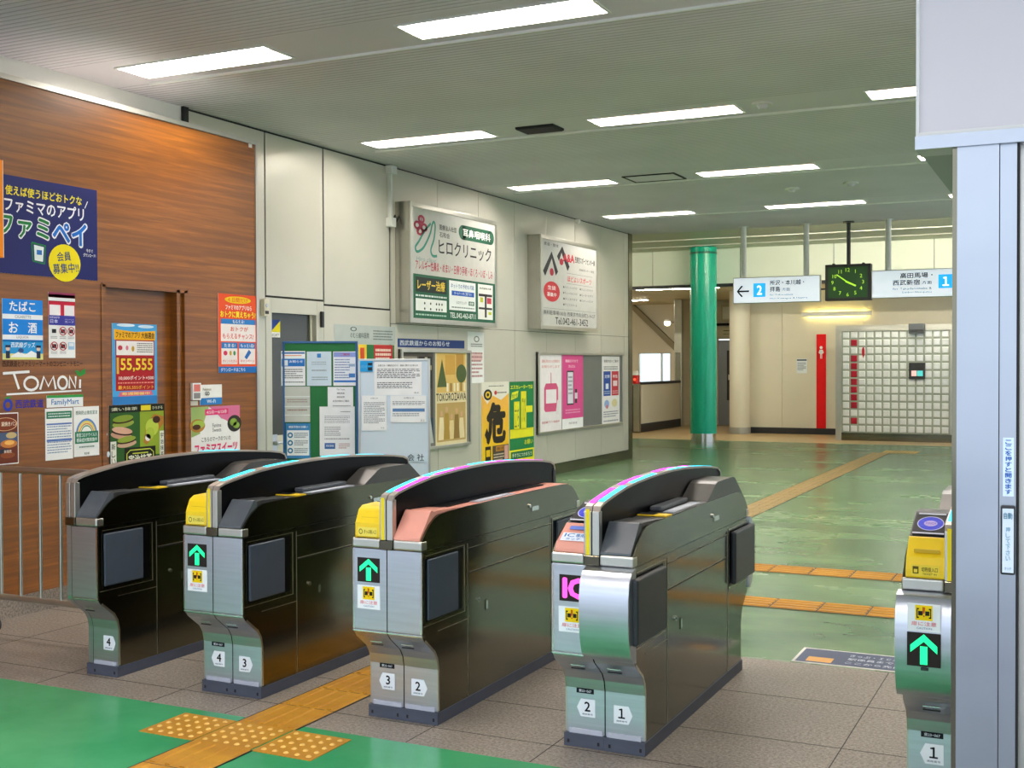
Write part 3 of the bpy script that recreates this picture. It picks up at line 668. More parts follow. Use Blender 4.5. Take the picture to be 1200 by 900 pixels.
        if rear_block and deck != 'salmon':
            ypr([(1.05, .94), (1.20, 1.012), (1.24, 1.022), (1.50, 1.022), (1.55, 1.015), (1.72, .905), (1.765, .86), (1.765, .80), (1.05, .80)], mat('dark_reader_block', '#4a4844', .3, .3, noise=((5, 5, 5), .06, 2)), 'rear_reader', bv=.012)
        if deck == 'salmon': ypr([(GL, .834), (GL-.004, .848), (GL-.112, .930), (GL-.118, .834)], SALMON, 'rear_slope_panel')
    # door flap windows, seams and locks on the side face
    xs = .1765*s
    def fx(d): return xs+d*s
    for (ya, yb, inv) in ((.035, .345, 0), (GL-.385, GL-.02, 1)):
        q = MB(); q.box(fx(-.004), fx(.0012), ya, yb+.055, .455, .772, STEELD)
        q.box(fx(.0012), fx(.003), ya-.02 if not inv else ya, yb+.045, .4595, .4625, SEAML); q.box(fx(.0012), fx(.003), yb+.04 if not inv else ya, yb+.044 if not inv else ya+.004, .462, .768, SEAML)
        q.box(fx(.0012), fx(.003), ya, yb+.045, .766, .769, SEAML)
        q.box(fx(.0), fx(.0016), ya, yb+.02, .478, .758, BLACKG)
        q.build('flap_frame', g)
    def flap(ya, yb, out, nm='door_flap'):
        q = MB(); q.box(fx(.0005), fx(out), ya, yb, .485, .752, pad); q.build(nm, g, bevel=.012, seg=3)
    if not bulge: flap(.038, .31, .014); flap(GL-.34, GL-.03, .014)
    elif s > 0: flap(-.035, .335, .030); flap(GL-.35, GL+.04, .030)
    else: flap(.03, .335, .010); flap(GL-.35, GL-.03, .010)
    q = MB()
    q.box(fx(0), fx(.0012), .415, 1.40, .742, .745, SEAM); q.box(fx(0), fx(.0018), .415, 1.40, .7455, .747, SEAML)
    q.box(fx(0), fx(.0014), .430, 1.33, .627, .633, SEAM); q.box(fx(0), fx(.0022), .430, 1.33, .633, .6355, SEAML)
    q.box(fx(0), fx(.0018), .418, .421, .06, .770, SEAML); q.box(fx(0), fx(.0012), .421, .424, .06, .770, SEAM)
    q.box(fx(0), fx(.0018), 1.368, 1.371, .06, .780, SEAML); q.box(fx(0), fx(.0012), 1.371, 1.374, .06, .78, SEAM)
    q.box(fx(0), fx(.0016), .14, .418, .418, .421, SEAML)
    q.build('panel_seam', g)
    q = MB(); q.tube((fx(0), .525, .49), (fx(.006), .525, .49), .011, CHROME, 14); q.tube((fx(.006), .525, .49), (fx(.007), .525, .49), .006, SEAM, 10); q.build('lock', g); q = MB(); q.box(fx(0), fx(.003), .60, .625, .425, .475, STEELD); q.box(fx(.003), fx(.0035), .605, .620, .43, .47, CHROME)
    q.build('handle', g)
    if s > 0:
        q = MB(); q.box(fx(0), fx(.002), 1.12, 1.22, .835, .885, STEELD); q.tube((fx(0), 1.10, .87), (fx(.008), 1.10, .87), .009, CHROME, 12); q.box(fx(.002), fx(.004), 1.13, 1.21, .84, .862, CHROME); q.build('key_plate', g)
    # front slot lines under the lip
    q = MB(); q.box(.05*s, .11*s, .040, .046, .352, .356, SEAM); q.box(.05*s, .11*s, .036, .042, .366, .369, CHROME); q.build('front_slot', g)
    if bulge:
        pr = [(.0, .79), (-.045, .778), (-.075, .74), (-.086, .68), (-.088, .60), (-.082, .52), (-.060, .45), (-.03, .418), (.004, .412), (.004, .79)]
        for mir in (0, 1):
            pp = [(GL-y, z) for y, z in pr] if mir else pr
            a, c = (-.022, .186) if s > 0 else (-.190, -.004)
            q = MB(); q.prism(pp, a, c, STEEL, 'x', cap=STEEL); q.build('rounded_cover', g, bevel=.006, smooth=True)

def make_hood(g, strips, yellow=True, full=True):
    path = HOOD
    b = MB()
    inn = [(y, z) for y, z in path]
    body = [(max(.006, min(1.755, y)), z-.006) for y, z in path]
    b.prism(body, -.027, .027, BLACKG, 'x'); b.build('hood', g)
    b = MB(); 
    for a, c in ((-.033, -.002), (.002, .033)): b.ribbon(path[1:-1], .010, a, c, RIM)
    b.box(-.002, .002, .004, .008, .8, 1.0, SEAM)
    b.build('hood_rim', g)
    for a, c in ((-.033, -.002), (.002, .033)):
        b = MB(); b.box(a, c, -.006, .028, .83, 1.008, ALU); b.build('hood_column', g, bevel=.003)
    b = MB(); b.box(-.033, .033, -.010, .03, .79, .83, STEELD); b.build('column_base', g, bevel=.003)
    b = MB(); b.box(-.033, .033, 1.735, 1.77, .79, 1.0, DARK); b.build('rear_column', g, bevel=.003)
    if yellow:
        q = MB(); q.sheet(.016, .185, '#f4d81e', .001); q.vtext('立入禁止乗車券', .2, .1, .8, .95, '#8a7a14', 1, .01) if False else None
        q.build('yellow_strip', g, loc=(-.024, -.007, .832))
    for (xa, xb, ya, yb, col) in strips:
        n = 6; pts = [(ya+(yb-ya)*i/n, 0) for i in range(n+1)]; pts = [(y, hood_z(y)+.0015) for y, _ in pts]
        q = MB(); q.ribbon(pts, .004, xa, xb, glow(col, 1.5)); q.build('light_strip', g)
CY, MG = '#10d8f8', '#f018f0'
def duo(left, right):
    out = []
    for ya, yb in ((.04, .28), (.36, .62), (.80, 1.08), (1.20, 1.30)): out.append((-.028, -.003, ya, yb, left))
    for ya, yb in ((.06, .33), (.41, .72), (.93, 1.19), (1.28, 1.60)): out.append((.003, .028, ya, yb, right))
    return out
GY = 4.40
# gate by the fence (one sided)
g = tag(empty('ticket_gate', (-4.633, GY, 0)), 'one-sided steel ticket gate numbered 4 beside the railing, leftmost of the row', 'ticket gate', 'automatic ticket gates')
half(g, 1, 'slate', 'dark'); make_hood(g, [(-.028, .028, 1.0, 1.3, CY)], yellow=False)
b = MB(); b.prism(LOW, -.0305, .0, STEEL, 'x', cap=STEELD); b.box(-.031, 0, .126, GL-.126, 0, .055, KICK); b.build('back_panel', g)
hexno(g, .115, .17, '4', 1, .139)
# second gate
g = tag(empty('ticket_gate', (-3.72, GY, 0)), 'steel ticket gate numbered 4 and 3 with yellow ticket cover and only cyan top lights', 'ticket gate', 'automatic ticket gates')
half(g, -1, 'ticket', 'dark'); half(g, 1, 'slate', 'dark'); make_hood(g, [(-.028, .004, a, c, CY) for a, c in ((.08, .32), (.42, .68), (.92, 1.16), (1.27, 1.52))])
arrow_sign(g, -.095, .693); caution(g, -.095, .572)
idlabel(g, -.095, .225, .139); hexno(g, -.09, .165, '4', -1, .139); hexno(g, .08, .155, '3', 1, .139)
# third gate
g = tag(empty('ticket_gate', (-2.75, GY, 0)), 'steel ticket gate numbered 3 and 2 with salmon top and yellow ticket cover', 'ticket gate', 'automatic ticket gates')
half(g, -1, 'ticket', 'dark'); half(g, 1, 'salmon', 'salmon'); make_hood(g, duo(CY, MG))
arrow_sign(g, -.095, .693); caution(g, -.095, .572)
idlabel(g, -.095, .225, .139); hexno(g, -.09, .165, '3', -1, .139); hexno(g, .08, .155, '2', 1, .139)
# fourth gate
g = tag(empty('ticket_gate', (-1.78, GY, 0)), 'steel ticket gate numbered 2 and 1 with pink IC sign and rounded steel front cover', 'ticket gate', 'automatic ticket gates')
half(g, -1, 'salmon_ic', 'dark'); half(g, 1, 'slate', 'dark', bulge=True, pad=PADK); make_hood(g, duo(MG, CY))
arrow_sign(g, -.086, .69, kind='ic'); caution(g, -.088, .562)
idlabel(g, -.095, .225, .139); hexno(g, -.085, .165, '2', -1, .139); hexno(g, .08, .155, '１', 1, .139)
# fifth gate, partly behind the steel pillar
g = tag(empty('ticket_gate', (-.406, GY, 0)), 'one-sided steel ticket gate with yellow ticket cover and green arrow beside the steel pillar', 'ticket gate', 'automatic ticket gates')
half(g, -1, 'yellow_ic', 'dark', bulge=True, pad=PADK); make_hood(g, duo(CY, MG)[:4])
b = MB(); b.prism(LOW, 0, .0305, STEEL, 'x', cap=STEELD); b.box(0, .031, .126, GL-.126, 0, .055, KICK); b.build('back_panel', g)
arrow_sign(g, -.092, .600, y=-.0925, W=.112, H=.118); caution(g, -.092, .712, y=-.0905, s=.93)
q = MB(); q.box(-.013, .013, -.001, .004, 0, .012, DARK); q.build('sensor_window', g, loc=(-.09, -.086, .525), bevel=.003)
idlabel(g, -.095, .225, .139); hexno(g, -.09, .165, '１', -1, .139)

# ------------------------------------------------------------------ railing beside the first gate
r = tag(empty('steel_railing', (-6.06, 5.0, 0)), 'low tubular steel railing with upright bars left of the gates', 'railing')
b = MB(); b.tube((0, 0, .985), (1.37, 0, .985), .021, ALU, 14); b.build('top_rail', r, smooth=True)
b = MB(); b.tube((0, 0, .22), (1.375, 0, .22), .019, ALU, 14); b.build('bottom_rail', r, smooth=True)
for i in range(9):
    b = MB(); b.tube((.06+i*.163, 0, .22), (.06+i*.163, 0, .975), .010, ALU, 10); b.build('upright_bar', r, smooth=True)
for x in (.16, 1.3):
    b = MB(); b.tube((x, -.0, .05), (x, 0, .21), .012, STEELD, 10); b.tube((x, -.012, .045), (x, .012, .045), .045, DARK, 18); b.build('caster', r, smooth=True)

# ------------------------------------------------------------------ posters and signs on the left walls
RZ = math.pi/2
def wsheet(x, tl, br, off=.003):
    """a sheet on the wall plane x between two points of the wall: returns builder and placing"""
    a = onx(tl[0], tl[1], x); c = onx(br[0], br[1], x)
    q = MB(); q.sheet(c.y-a.y, a.z-c.z, '#f2f2ee', .002)
    return q, (x+off, a.y, c.z)
def put(q, loc, name, label, cat, group=None):
    return tag(q.build(name, loc=loc, rotz=RZ), label, cat, group)
# navy app poster
q, L = wsheet(XS, (-8, 202), (114, 329))
q.rect(0, 0, 1, 1, '#1e2560', 1)
q.text('使えば使うほどおトクな', .10, .80, .84, .90, '#f6e21a', 2, .02); q.line([(.87, .78), (.9, .86)], .006, '#f2f2f2', 2)
q.text('ファミマのアプリ', .09, .63, .86, .78, '#f4f4f4', 2, .02)
q.text('ファミ', .02, .36, .52, .62, '#f4f4f4', 2, .07); q.text('ファミ', .03, .375, .51, .605, '#1d7a3c', 4, .025)
q.text('ペイ', .53, .34, .90, .62, '#f4f4f4', 2, .08); q.text('ペイ', .54, .36, .885, .605, '#1d6fc8', 4, .03)
q.ell(.66, .16, .16, .20, '#f2dd12', 2); q.text('会員', .58, .18, .72, .28, '#223a70', 4, .01, rot=.12); q.text('募集中!!', .54, .05, .80, .16, '#223a70', 4, .01, rot=.12)
q.line([(.34, .34), (.47, .32), (.46, .13), (.35, .15), (.34, .34)], .012, '#1d7a3c', 2); q.poly([(.36, .32), (.455, .305), (.445, .15), (.365, .16)], '#e8efe8', 3); q.rect(.385, .22, .435, .27, '#2d6fb8', 4)
q.text('今すぐ', .88, .30, .95, .34, '#f4f4f4', 2); q.text('ダウンロード!', .85, .25, .98, .29, '#f4f4f4', 2)
put(q, L, 'app_poster', 'large navy poster with white and yellow writing at the upper left of the wood wall', 'poster')
# orange sign standing off the wall
a = onx(-60, 176, -6.0); c = onx(4.6, 302, -6.0)
q = MB(); q.sheet(c.y-a.y, a.z-c.z, '#f58a12', .03); q.rect(0, 0, 1, 1, '#f58a12', 1); q.rect(.988, 0, 1, 1, '#f3e4d0', 2)
o = put(q, (-6.0, a.y, c.z), 'orange_sign', 'orange sign board at the left edge, overlapping the navy poster', 'sign')
b = MB(); b.box(.1, .14, .03, .125, .2, .24, ALU); b.box(.1, .14, .03, .125, .5, .54, ALU); b.build('sign_bracket', o)
# tobacco and liquor
q, L = wsheet(XS, (2, 349.5), (50, 421.5))
q.rect(0, .30, 1, 1, '#1b84dc', 1); q.text('たばこ', .17, .80, .82, .97, '#f4f4f4', 2, .02); q.rect(0, .67, 1, .75, '#f0f2f4', 2); q.text('CIGARETTE', .3, .685, .7, .735, '#8a98a8', 3)
q.text('お', .15, .44, .38, .62, '#f4f4f4', 2, .02); q.text('酒', .62, .44, .85, .62, '#f4f4f4', 2, .02); q.rect(0, .33, 1, .41, '#f0f2f4', 2); q.text('LIQUOR', .34, .345, .64, .395, '#8a98a8', 3)
q.rect(0, 0, 1, .31, '#2b9ad8', 1); q.rect(0, 0, 1, .10, '#e2e08a', 2); q.poly([(.2, .06), (.4, .14), (.55, .08), (.7, .15), (.9, .08), (.9, .04), (.2, .04)], '#f2f4f0', 3)
q.text('西武線グッズ', .2, .2, .8, .29, '#f4f4f4', 2); q.ell(.44, .15, .07, .04, '#38588c', 3)
for u in (.12, .88): q.rect(u-.05, .02, u+.05, .14, '#26304c', 4); q.ell(u, .18, .05, .035, '#e8c4a4', 4); q.rect(u-.06, .2, u+.06, .24, '#26304c', 5)
put(q, L, 'shop_sign', 'blue sign reading たばこ and お酒 on the wood wall', 'sign')
# post symbol and pictogram sheet
q, L = wsheet(XS, (56.3, 342), (88, 419.5))
q.rect(0, .86, 1, 1, '#8c3058', 1); q.rect(0, .50, 1, .97, '#c8203c', 1); q.rect(0, .87, 1, .92, '#f3efef', 2); q.rect(.03, .65, .44, .81, '#f3efef', 2); q.rect(.58, .65, .97, .81, '#f3efef', 2)
q.rect(0, .50, 1, .65, '#3c3c98', 2); q.text('切手はがき', .03, .60, .4, .635, '#d8d8f0', 3); q.text('日本', .05, .53, .34, .59, '#d8d8f0', 3); q.text('クレジット', .6, .58, .95, .60, '#d8d8f0', 3); q.text('カード', .6, .54, .95, .57, '#d8d8f0', 3)
for i, (u, v) in enumerate(((.19, .41), (.52, .41), (.84, .41), (.19, .18), (.52, .18), (.84, .18))):
    if i == 5: q.rect(.72, .13, .96, .24, '#9cc4e0', 2); q.rect(.75, .18, .93, .23, '#e8eef2', 3); continue
    q.rect(u-.08, v-.03, u+.08, v+.03, '#262626', 3)
    if i: q.ring(u, v, .14, .068, .8, '#b02834', 4); q.line([(u-.1, v+.045), (u+.1, v-.045)], .008, '#b02834', 4)
    q.lines(u-.12, v-.12, u+.12, v-.075, 2, '#9a9a9a', 2)
put(q, L, 'pictogram_sign', 'red and white sign with a row of prohibition pictograms below', 'sign')
# black strip of writing, TOMONI lettering, railway mark, shop plate
def lettering(x, tl, br): 
    a = onx(tl[0], tl[1], x); c = onx(br[0], br[1], x); q = MB(); q.W, q.H = c.y-a.y, a.z-c.z; return q, (x+.0015, a.y, c.z)
q, L = lettering(XS, (2.5, 422.5), (96.5, 429.5)); q.text('西武鉄道とファミリーマートのコンビニ・トモニー', 0, 0, 1, 1, '#2a1710', 1, .01)
put(q, L, 'wall_lettering', 'row of small dark writing on wood above the large white letters', 'lettering')
q, L = lettering(XS, (3, 432), (96, 460.5)); wt = mat('white_vinyl', '#f2f2ee', .4, noise=((9, 9, 9), .02, 1)); H_ = .017
q.line([(.0, .82), (.32, .88)], H_, wt); q.line([(.13, .82), (.19, .22)], H_, wt)
q.line([(.34+.085*math.cos(t*math.pi/8), .42+.25*math.sin(t*math.pi/8)) for t in range(17)], H_, wt)
q.line([(.45, .18), (.50, .68), (.555, .3), (.62, .68), (.65, .18)], H_, wt)
q.line([(.74+.06*math.cos(t*math.pi/8), .43+.24*math.sin(t*math.pi/8)) for t in range(17)], H_, wt)
q.line([(.828, .2), (.832, .68), (.91, .22), (.915, .68)], H_, wt); q.line([(.975, .55), (.97, .2)], H_, wt)
q.line([(.04, .03), (.99, .10)], .012, wt)
q.poly([(.90, .92), (.94, .72), (.97, .66), (.985, .80), (.95, .90)], '#2f8f3a'); q.poly([(.975, .66), (.985, .88), (1.05, 1.0), (1.045, .78)], '#2f8f3a')
put(q, L, 'wall_lettering', 'large white hand-drawn letters TOMONI with a green leaf on the wood wall', 'lettering')
q, L = lettering(XS, (3, 465), (51, 480.5)); q.ring(.12, .44, .115, .42, .5, '#2f3fa8', 1); q.poly([(.02, .92), (.12, .84), (.22, .98), (.12, 1.0)], '#2f8f3a', 1); q.text('西武鉄道', .30, .18, 1, .78, '#3a3296', 1, .02)
put(q, L, 'wall_lettering', 'blue round railway mark with purple 西武鉄道 writing on wood', 'lettering')
q, L = wsheet(XS, (54.3, 463.5), (97, 476)); q.rect(0, .76, 1, 1, '#2f9a48', 1); q.rect(0, .70, 1, .78, '#e8f0f4', 2); q.text('FamilyMart', .12, .08, .88, .66, '#2a78b8', 2, .01)
put(q, L, 'shop_plate', 'small white plate reading FamilyMart under a green stripe', 'sign')
# notices
q, L = wsheet(XS, (52.5, 479), (85.3, 537)); q.rect(.04, .80, .96, .94, '#2f7a5a', 1); q.lines(.1, .82, .9, .92, 2, '#cfe0d8'); q.lines(.06, .12, .94, .72, 12, '#7c94b4', 1, .4); q.rect(.04, .68, .96, .71, '#5878b8', 2); q.rect(.04, .36, .96, .40, '#5878b8', 2)
put(q, L, 'paper_notice', 'white paper notice with green heading under the FamilyMart plate', 'notice')
q, L = wsheet(XS, (85.8, 477), (116, 533)); q.text('感染防止徹底宣言', .08, .84, .94, .92, '#5c7c70', 1)
for i, c in enumerate(('#5a88c8', '#e8d45a', '#d89a4a', '#4a9a6a')): q.ring(.5, .44, .42-i*.06, .32-i*.045, .86, c, 1, 0, 180)
q.rect(.04, .26, .96, .50, '#2f7a5a', 2); q.text('新型コロナウイルス', .1, .39, .9, .47, '#e8f0ec', 3); q.text('感染症対策実施中', .1, .29, .9, .37, '#e8f0ec', 3); q.rect(.06, .14, .94, .25, '#e8ece8', 2); q.lines(.2, .16, .8, .22, 1, '#5c7c70', 3); q.text('東京都', .4, .03, .6, .08, '#44645c', 1)
put(q, L, 'paper_notice', 'white paper notice with a rainbow and a green box of writing', 'notice')
q, L = wsheet(XS, (-8, 484.5), (21.5, 543)); q.rect(.03, .02, .97, .98, '#6a3424', 1); q.ell(.45, .78, .48, .12, '#7c3a20', 2); q.ring(.45, .78, .5, .13, .93, '#e4b88c', 3); q.text('窯焼きパン', .3, .74, .92, .83, '#f2e2cc', 4)
q.rect(.03, .36, .97, .62, '#4a5c7c', 2); q.ell(.7, .56, .22, .06, '#c8b07c', 3); q.ell(.6, .40, .34, .08, '#c87c3c', 3); q.ell(.62, .42, .2, .045, '#f0b860', 4); q.ell(.55, .18, .3, .06, '#8a4a28', 3); q.rect(.03, .22, .6, .30, '#2c3446', 2); q.text('新発売', .4, .22, .7, .28, '#f2e2cc', 4)
put(q, L, 'bread_poster', 'brown food poster at the left edge below the railway mark', 'poster')
# poster on the shop door
q, L = wsheet(XS-.06, (130.6, 378.5), (184, 472.5)); q.rect(0, 0, 1, 1, '#4aa4dc', 1); q.rect(0, 0, 1, .10, '#2f7cc0', 2); q.ell(.3, .98, .2, .02, '#cfe6f4', 2); q.ell(.75, .97, .18, .02, '#cfe6f4', 2)
q.poly([(.04, .80), (.04, .93), (.5, .90), (.96, .92), (.96, .80)], '#f2b420', 2); q.text('ファミマのアプリ', .08, .82, .60, .90, '#3a2410', 3, .02); q.text('大抽選会', .64, .82, .94, .90, '#3a2410', 3, .02)
q.rect(.07, .17, .94, .80, '#a81c24', 2); q.rect(.09, .61, .92, .785, '#f2ece8', 3); q.ell(.17, .70, .05, .03, '#c03c4c', 4); q.ell(.32, .70, .03, .03, '#d87890', 4); q.ell(.45, .69, .03, .035, '#c89a24', 4); q.lines(.54, .64, .90, .77, 5, '#6c6c6c', 4)
q.text('55,555', .16, .39, .90, .58, '#5a1008', 3, .05); q.text('55,555', .17, .40, .89, .57, '#f6cc3c', 5, .025); q.rect(.09, .38, .14, .58, '#d8b048', 4)
q.text('10,000ポイント×500', .14, .30, .92, .355, '#f4e4e0', 3, .02); q.lines(.12, .25, .92, .285, 1, '#e89080', 3); q.text('最大55,555ポイント', .12, .185, .92, .235, '#f4c040', 3, .01)
q.poly([(.12, .10), (.16, .155), (.86, .165), (.9, .11)], '#e06c8c', 3); q.text('毎週開催中', .2, .115, .82, .15, '#f4e46c', 4)
put(q, L, 'lottery_poster', 'light blue and red poster with large golden 55,555 on the wooden door', 'poster')
q, L = wsheet(XS-.06, (127, 475.5), (193, 556)); q.rect(0, 0, 1, 1, '#151a12', 1); q.rect(.02, .25, .98, .90, '#2c5a24', 2); q.rect(.54, .3, .98, .90, '#8ca42c', 3)
q.text('濃い抹茶', .04, .925, .5, .97, '#d8d8b8', 2); q.rect(.56, .915, .74, .985, '#e8d42c', 2); q.text('ひろがる', .77, .925, .96, .97, '#d8d8b8', 2)
def sandwich(u, v, a, c1, c2, k=1):
    ca, sa = math.cos(a), math.sin(a)
    for dv, ru, rv, c, Lr in ((-.05, .19, .05, c2, 4), (-.01, .18, .035, '#3a1c10', 5), (.02, .18, .045, c1, 6)):
        q.poly([(u+k*(ru*math.cos(t)*ca-(rv*math.sin(t)+dv)*sa), v+k*(ru*math.cos(t)*sa+(rv*math.sin(t)+dv)*ca)) for t in [i*math.pi/10 for i in range(20)]], c, Lr)
sandwich(.24, .80, .08, '#7c9430', '#94a444'); sandwich(.22, .64, -.15, '#d8a890', '#c89880'); sandwich(.3, .52, .1, '#8ca038', '#c8a488', .9)
q.poly([(.60, .48), (.66, .44), (.98, .72), (.98, .82), (.80, .86), (.66, .74)], '#b07830', 4); q.ell(.76, .68, .12, .12, '#b8cc4c', 5); q.ell(.72, .60, .08, .08, '#a8c040', 6); q.ell(.84, .78, .07, .05, '#3a2014', 6); q.ell(.68, .54, .05, .05, '#f0ece0', 6)
q.rect(.02, .05, .12, .52, '#e8e8dc', 4); q.vtext('新しい', .035, .2, .105, .5, '#3c4c2c', 5); q.rect(.90, .05, .98, .62, '#e8e8dc', 5); q.vtext('宇治抹茶', .91, .25, .97, .6, '#3c4c2c', 6)
q.rect(.26, .02, .82, .42, '#12160e', 5); q.line([(.30, .02), (.30, .34), (.36, .385), (.72, .385), (.78, .34), (.78, .02)], .008, '#c8d048', 6); q.text('宇治抹茶', .33, .20, .75, .32, '#e8ecd8', 7, .025); q.rect(.4, .33, .68, .345, '#c8d048', 7)
put(q, L, 'matcha_poster', 'dark green and yellow matcha sweets poster low on the wooden door', 'poster')
# right of the door
q, L = wsheet(XS+.003, (255.3, 343.5), (301, 436.5), .002); q.rect(0, 0, 1, 1, '#e8542c', 1); q.ell(.5, .93, .34, .045, '#f4cc20', 2); q.text('４日間だけ', .24, .90, .76, .955, '#e0401c', 3)
q.text('ファミマのアプリなら', .18, .80, .86, .865, '#f4f4f0', 2, .02); q.text('おトクに買えちゃう?', .05, .70, .97, .785, '#f4ec30', 2, .03)
q.rect(.06, .62, .96, .685, '#2c7cc4', 2); q.text('もらえる!', .36, .63, .66, .675, '#f4f4f0', 3); q.rect(.06, .40, .96, .62, '#f4ece8', 2); q.text('おトクが', .3, .53, .76, .59, '#d8442c', 3, .02); q.text('もらえるチャンス!', .1, .43, .9, .50, '#d8442c', 3, .02)
q.rect(.07, .31, .48, .385, '#2c7cc4', 2); q.rect(.52, .31, .95, .385, '#2c7cc4', 2); q.text('たまる!', .14, .325, .42, .37, '#f4f4f0', 3); q.text('もっと1品!', .56, .325, .92, .37, '#f4f4f0', 3); q.rect(.07, .11, .48, .31, '#f4ece8', 2); q.rect(.52, .11, .95, .31, '#f4ece8', 2)
q.ell(.17, .25, .05, .03, '#d83c5c', 3); q.ell(.30, .25, .03, .03, '#c8a02c', 3); q.ell(.40, .25, .03, .03, '#3c8c4c', 3); q.poly([(.66, .2), (.78, .3), (.84, .26), (.72, .17)], '#2c6cb4', 3); q.text('ポイントたまる', .1, .13, .46, .17, '#d8442c', 3); q.text('キャンペーン', .56, .13, .92, .17, '#d8442c', 3)
q.rect(0, 0, 1, .08, '#1f6cb8', 2); q.text('ダウンロードはこちら', .05, .015, .68, .065, '#f4f4f0', 3)
put(q, L, 'campaign_poster', 'orange red campaign poster at the right edge of the wood wall', 'poster')
q, L = wsheet(XS, (223.3, 449), (233, 468.5)); q.s = 1
q.rect(.1, .5, .9, .92, '#e07c74', 1); q.rect(.1, .08, .9, .42, '#8c8c8c', 1)
b = q.build('door_intercom', loc=(L[0]+.02, L[1], L[2]), rotz=RZ); tag(b, 'narrow white intercom box with red upper half beside the door frame', 'intercom')
c_ = MB(); W_, H__ = q.W, q.H; c_.box(0, W_, .002, .023, 0, H__, WHITEP); c_.build('box_case', b)
q, L = wsheet(XS, (223.3, 470), (231.5, 475)); q.rect(0, 0, 1, 1, '#d8d0c0', 1); put(q, L, 'small_plate', 'tiny cream plate just below the intercom box', 'plate')
q, L = wsheet(XS, (234, 451), (259.8, 473.5)); q.rect(0, 0, 1, .34, '#2c7cc4', 1); q.text('GO', .22, .46, .42, .66, '#2c2c2c', 2, .03); q.text('Pokémon', .12, .70, .5, .84, '#8c8468', 2, .02); q.text('Wi-Fi', .3, .08, .7, .26, '#e8f0f4', 2)
put(q, L, 'square_sticker', 'small white and blue sticker right of the intercom box', 'sticker')
q, L = wsheet(XS, (223.5, 477.5), (281, 549)); q.rect(0, 0, 1, 1, '#f2eeee', 1); q.poly([(0, .55), (0, 1), (.35, 1), (.18, .6)], '#9cb46c', 2); q.poly([(.35, 1), (1, 1), (1, .82), (.78, .66), (.5, .9)], '#d8749c', 2); q.ell(.5, .62, .33, .2, '#f4f2f0', 3)
q.ell(.12, .72, .15, .1, '#b08038', 4); q.ell(.14, .74, .12, .06, '#a8c050', 5); q.ell(.1, .70, .08, .04, '#4a2c1c', 6); q.ell(.88, .72, .15, .13, '#2c2c28', 4); q.ell(.86, .74, .08, .06, '#7c9c3c', 5); q.ell(.92, .69, .07, .05, '#8cac48', 5)
q.rect(.27, .87, .75, .96, '#e03c78', 4); q.text('4/5㊋ー6/13㊊', .3, .885, .72, .945, '#f4ecf0', 5); q.text('Famima', .42, .68, .60, .74, '#6c6c6c', 4); q.text('Sweets', .42, .61, .60, .67, '#6c6c6c', 4)
q.text('こちらのマークのついた', .2, .47, .8, .54, '#3c3c3c', 4); q.text('ファミマスイーツ', .06, .28, .94, .44, '#e02c6c', 4, .035); q.text('どれでも1品購入で', .1, .12, .9, .25, '#2c2c2c', 4, .02)
put(q, L, 'sweets_poster', 'white and pink sweets poster with ファミマスイーツ in pink letters', 'poster')
q, L = wsheet(XS, (291, 166.5), (295, 173.5)); put(q, L, 'small_tag', 'tiny white tag at the top right corner of the wood wall', 'tag')

# lightboxes
def lightbox(px_back, tl, br, name, label, draw):
    y0 = onx(px_back, 300, XW).y; a = onx(tl[0], tl[1], XW); xf = XW*y0/a.y
    A = onx(tl[0], tl[1], xf); B_ = onx(br[0], br[1], xf); W, H = B_.y-A.y, A.z-B_.z; d = xf-XW
    r = tag(empty(name, (xf, A.y, B_.z), RZ), label, 'sign')
    t = .055
    b = MB(); b.box(0, W, .012, d, 0, H, mat('lightbox_side_steel', '#b8b4a8', .25, .9, noise=((2, 2, 2), .08, 2))); b.build('box_case', r, bevel=.004)
    b = MB(); b.box(0, W, 0, .02, 0, t, ALU); b.box(0, W, 0, .02, H-t, H, ALU); b.box(0, t, 0, .02, t, H-t, ALU); b.box(W-t, W, 0, .02, t, H-t, ALU); b.build('box_frame', r, bevel=.003)
    q = MB(); q.sheet(W-2*t, H-2*t, '#c4c3ba', .004); draw(q); q.build('sign_face', r, loc=(t, .008, t))
    return r
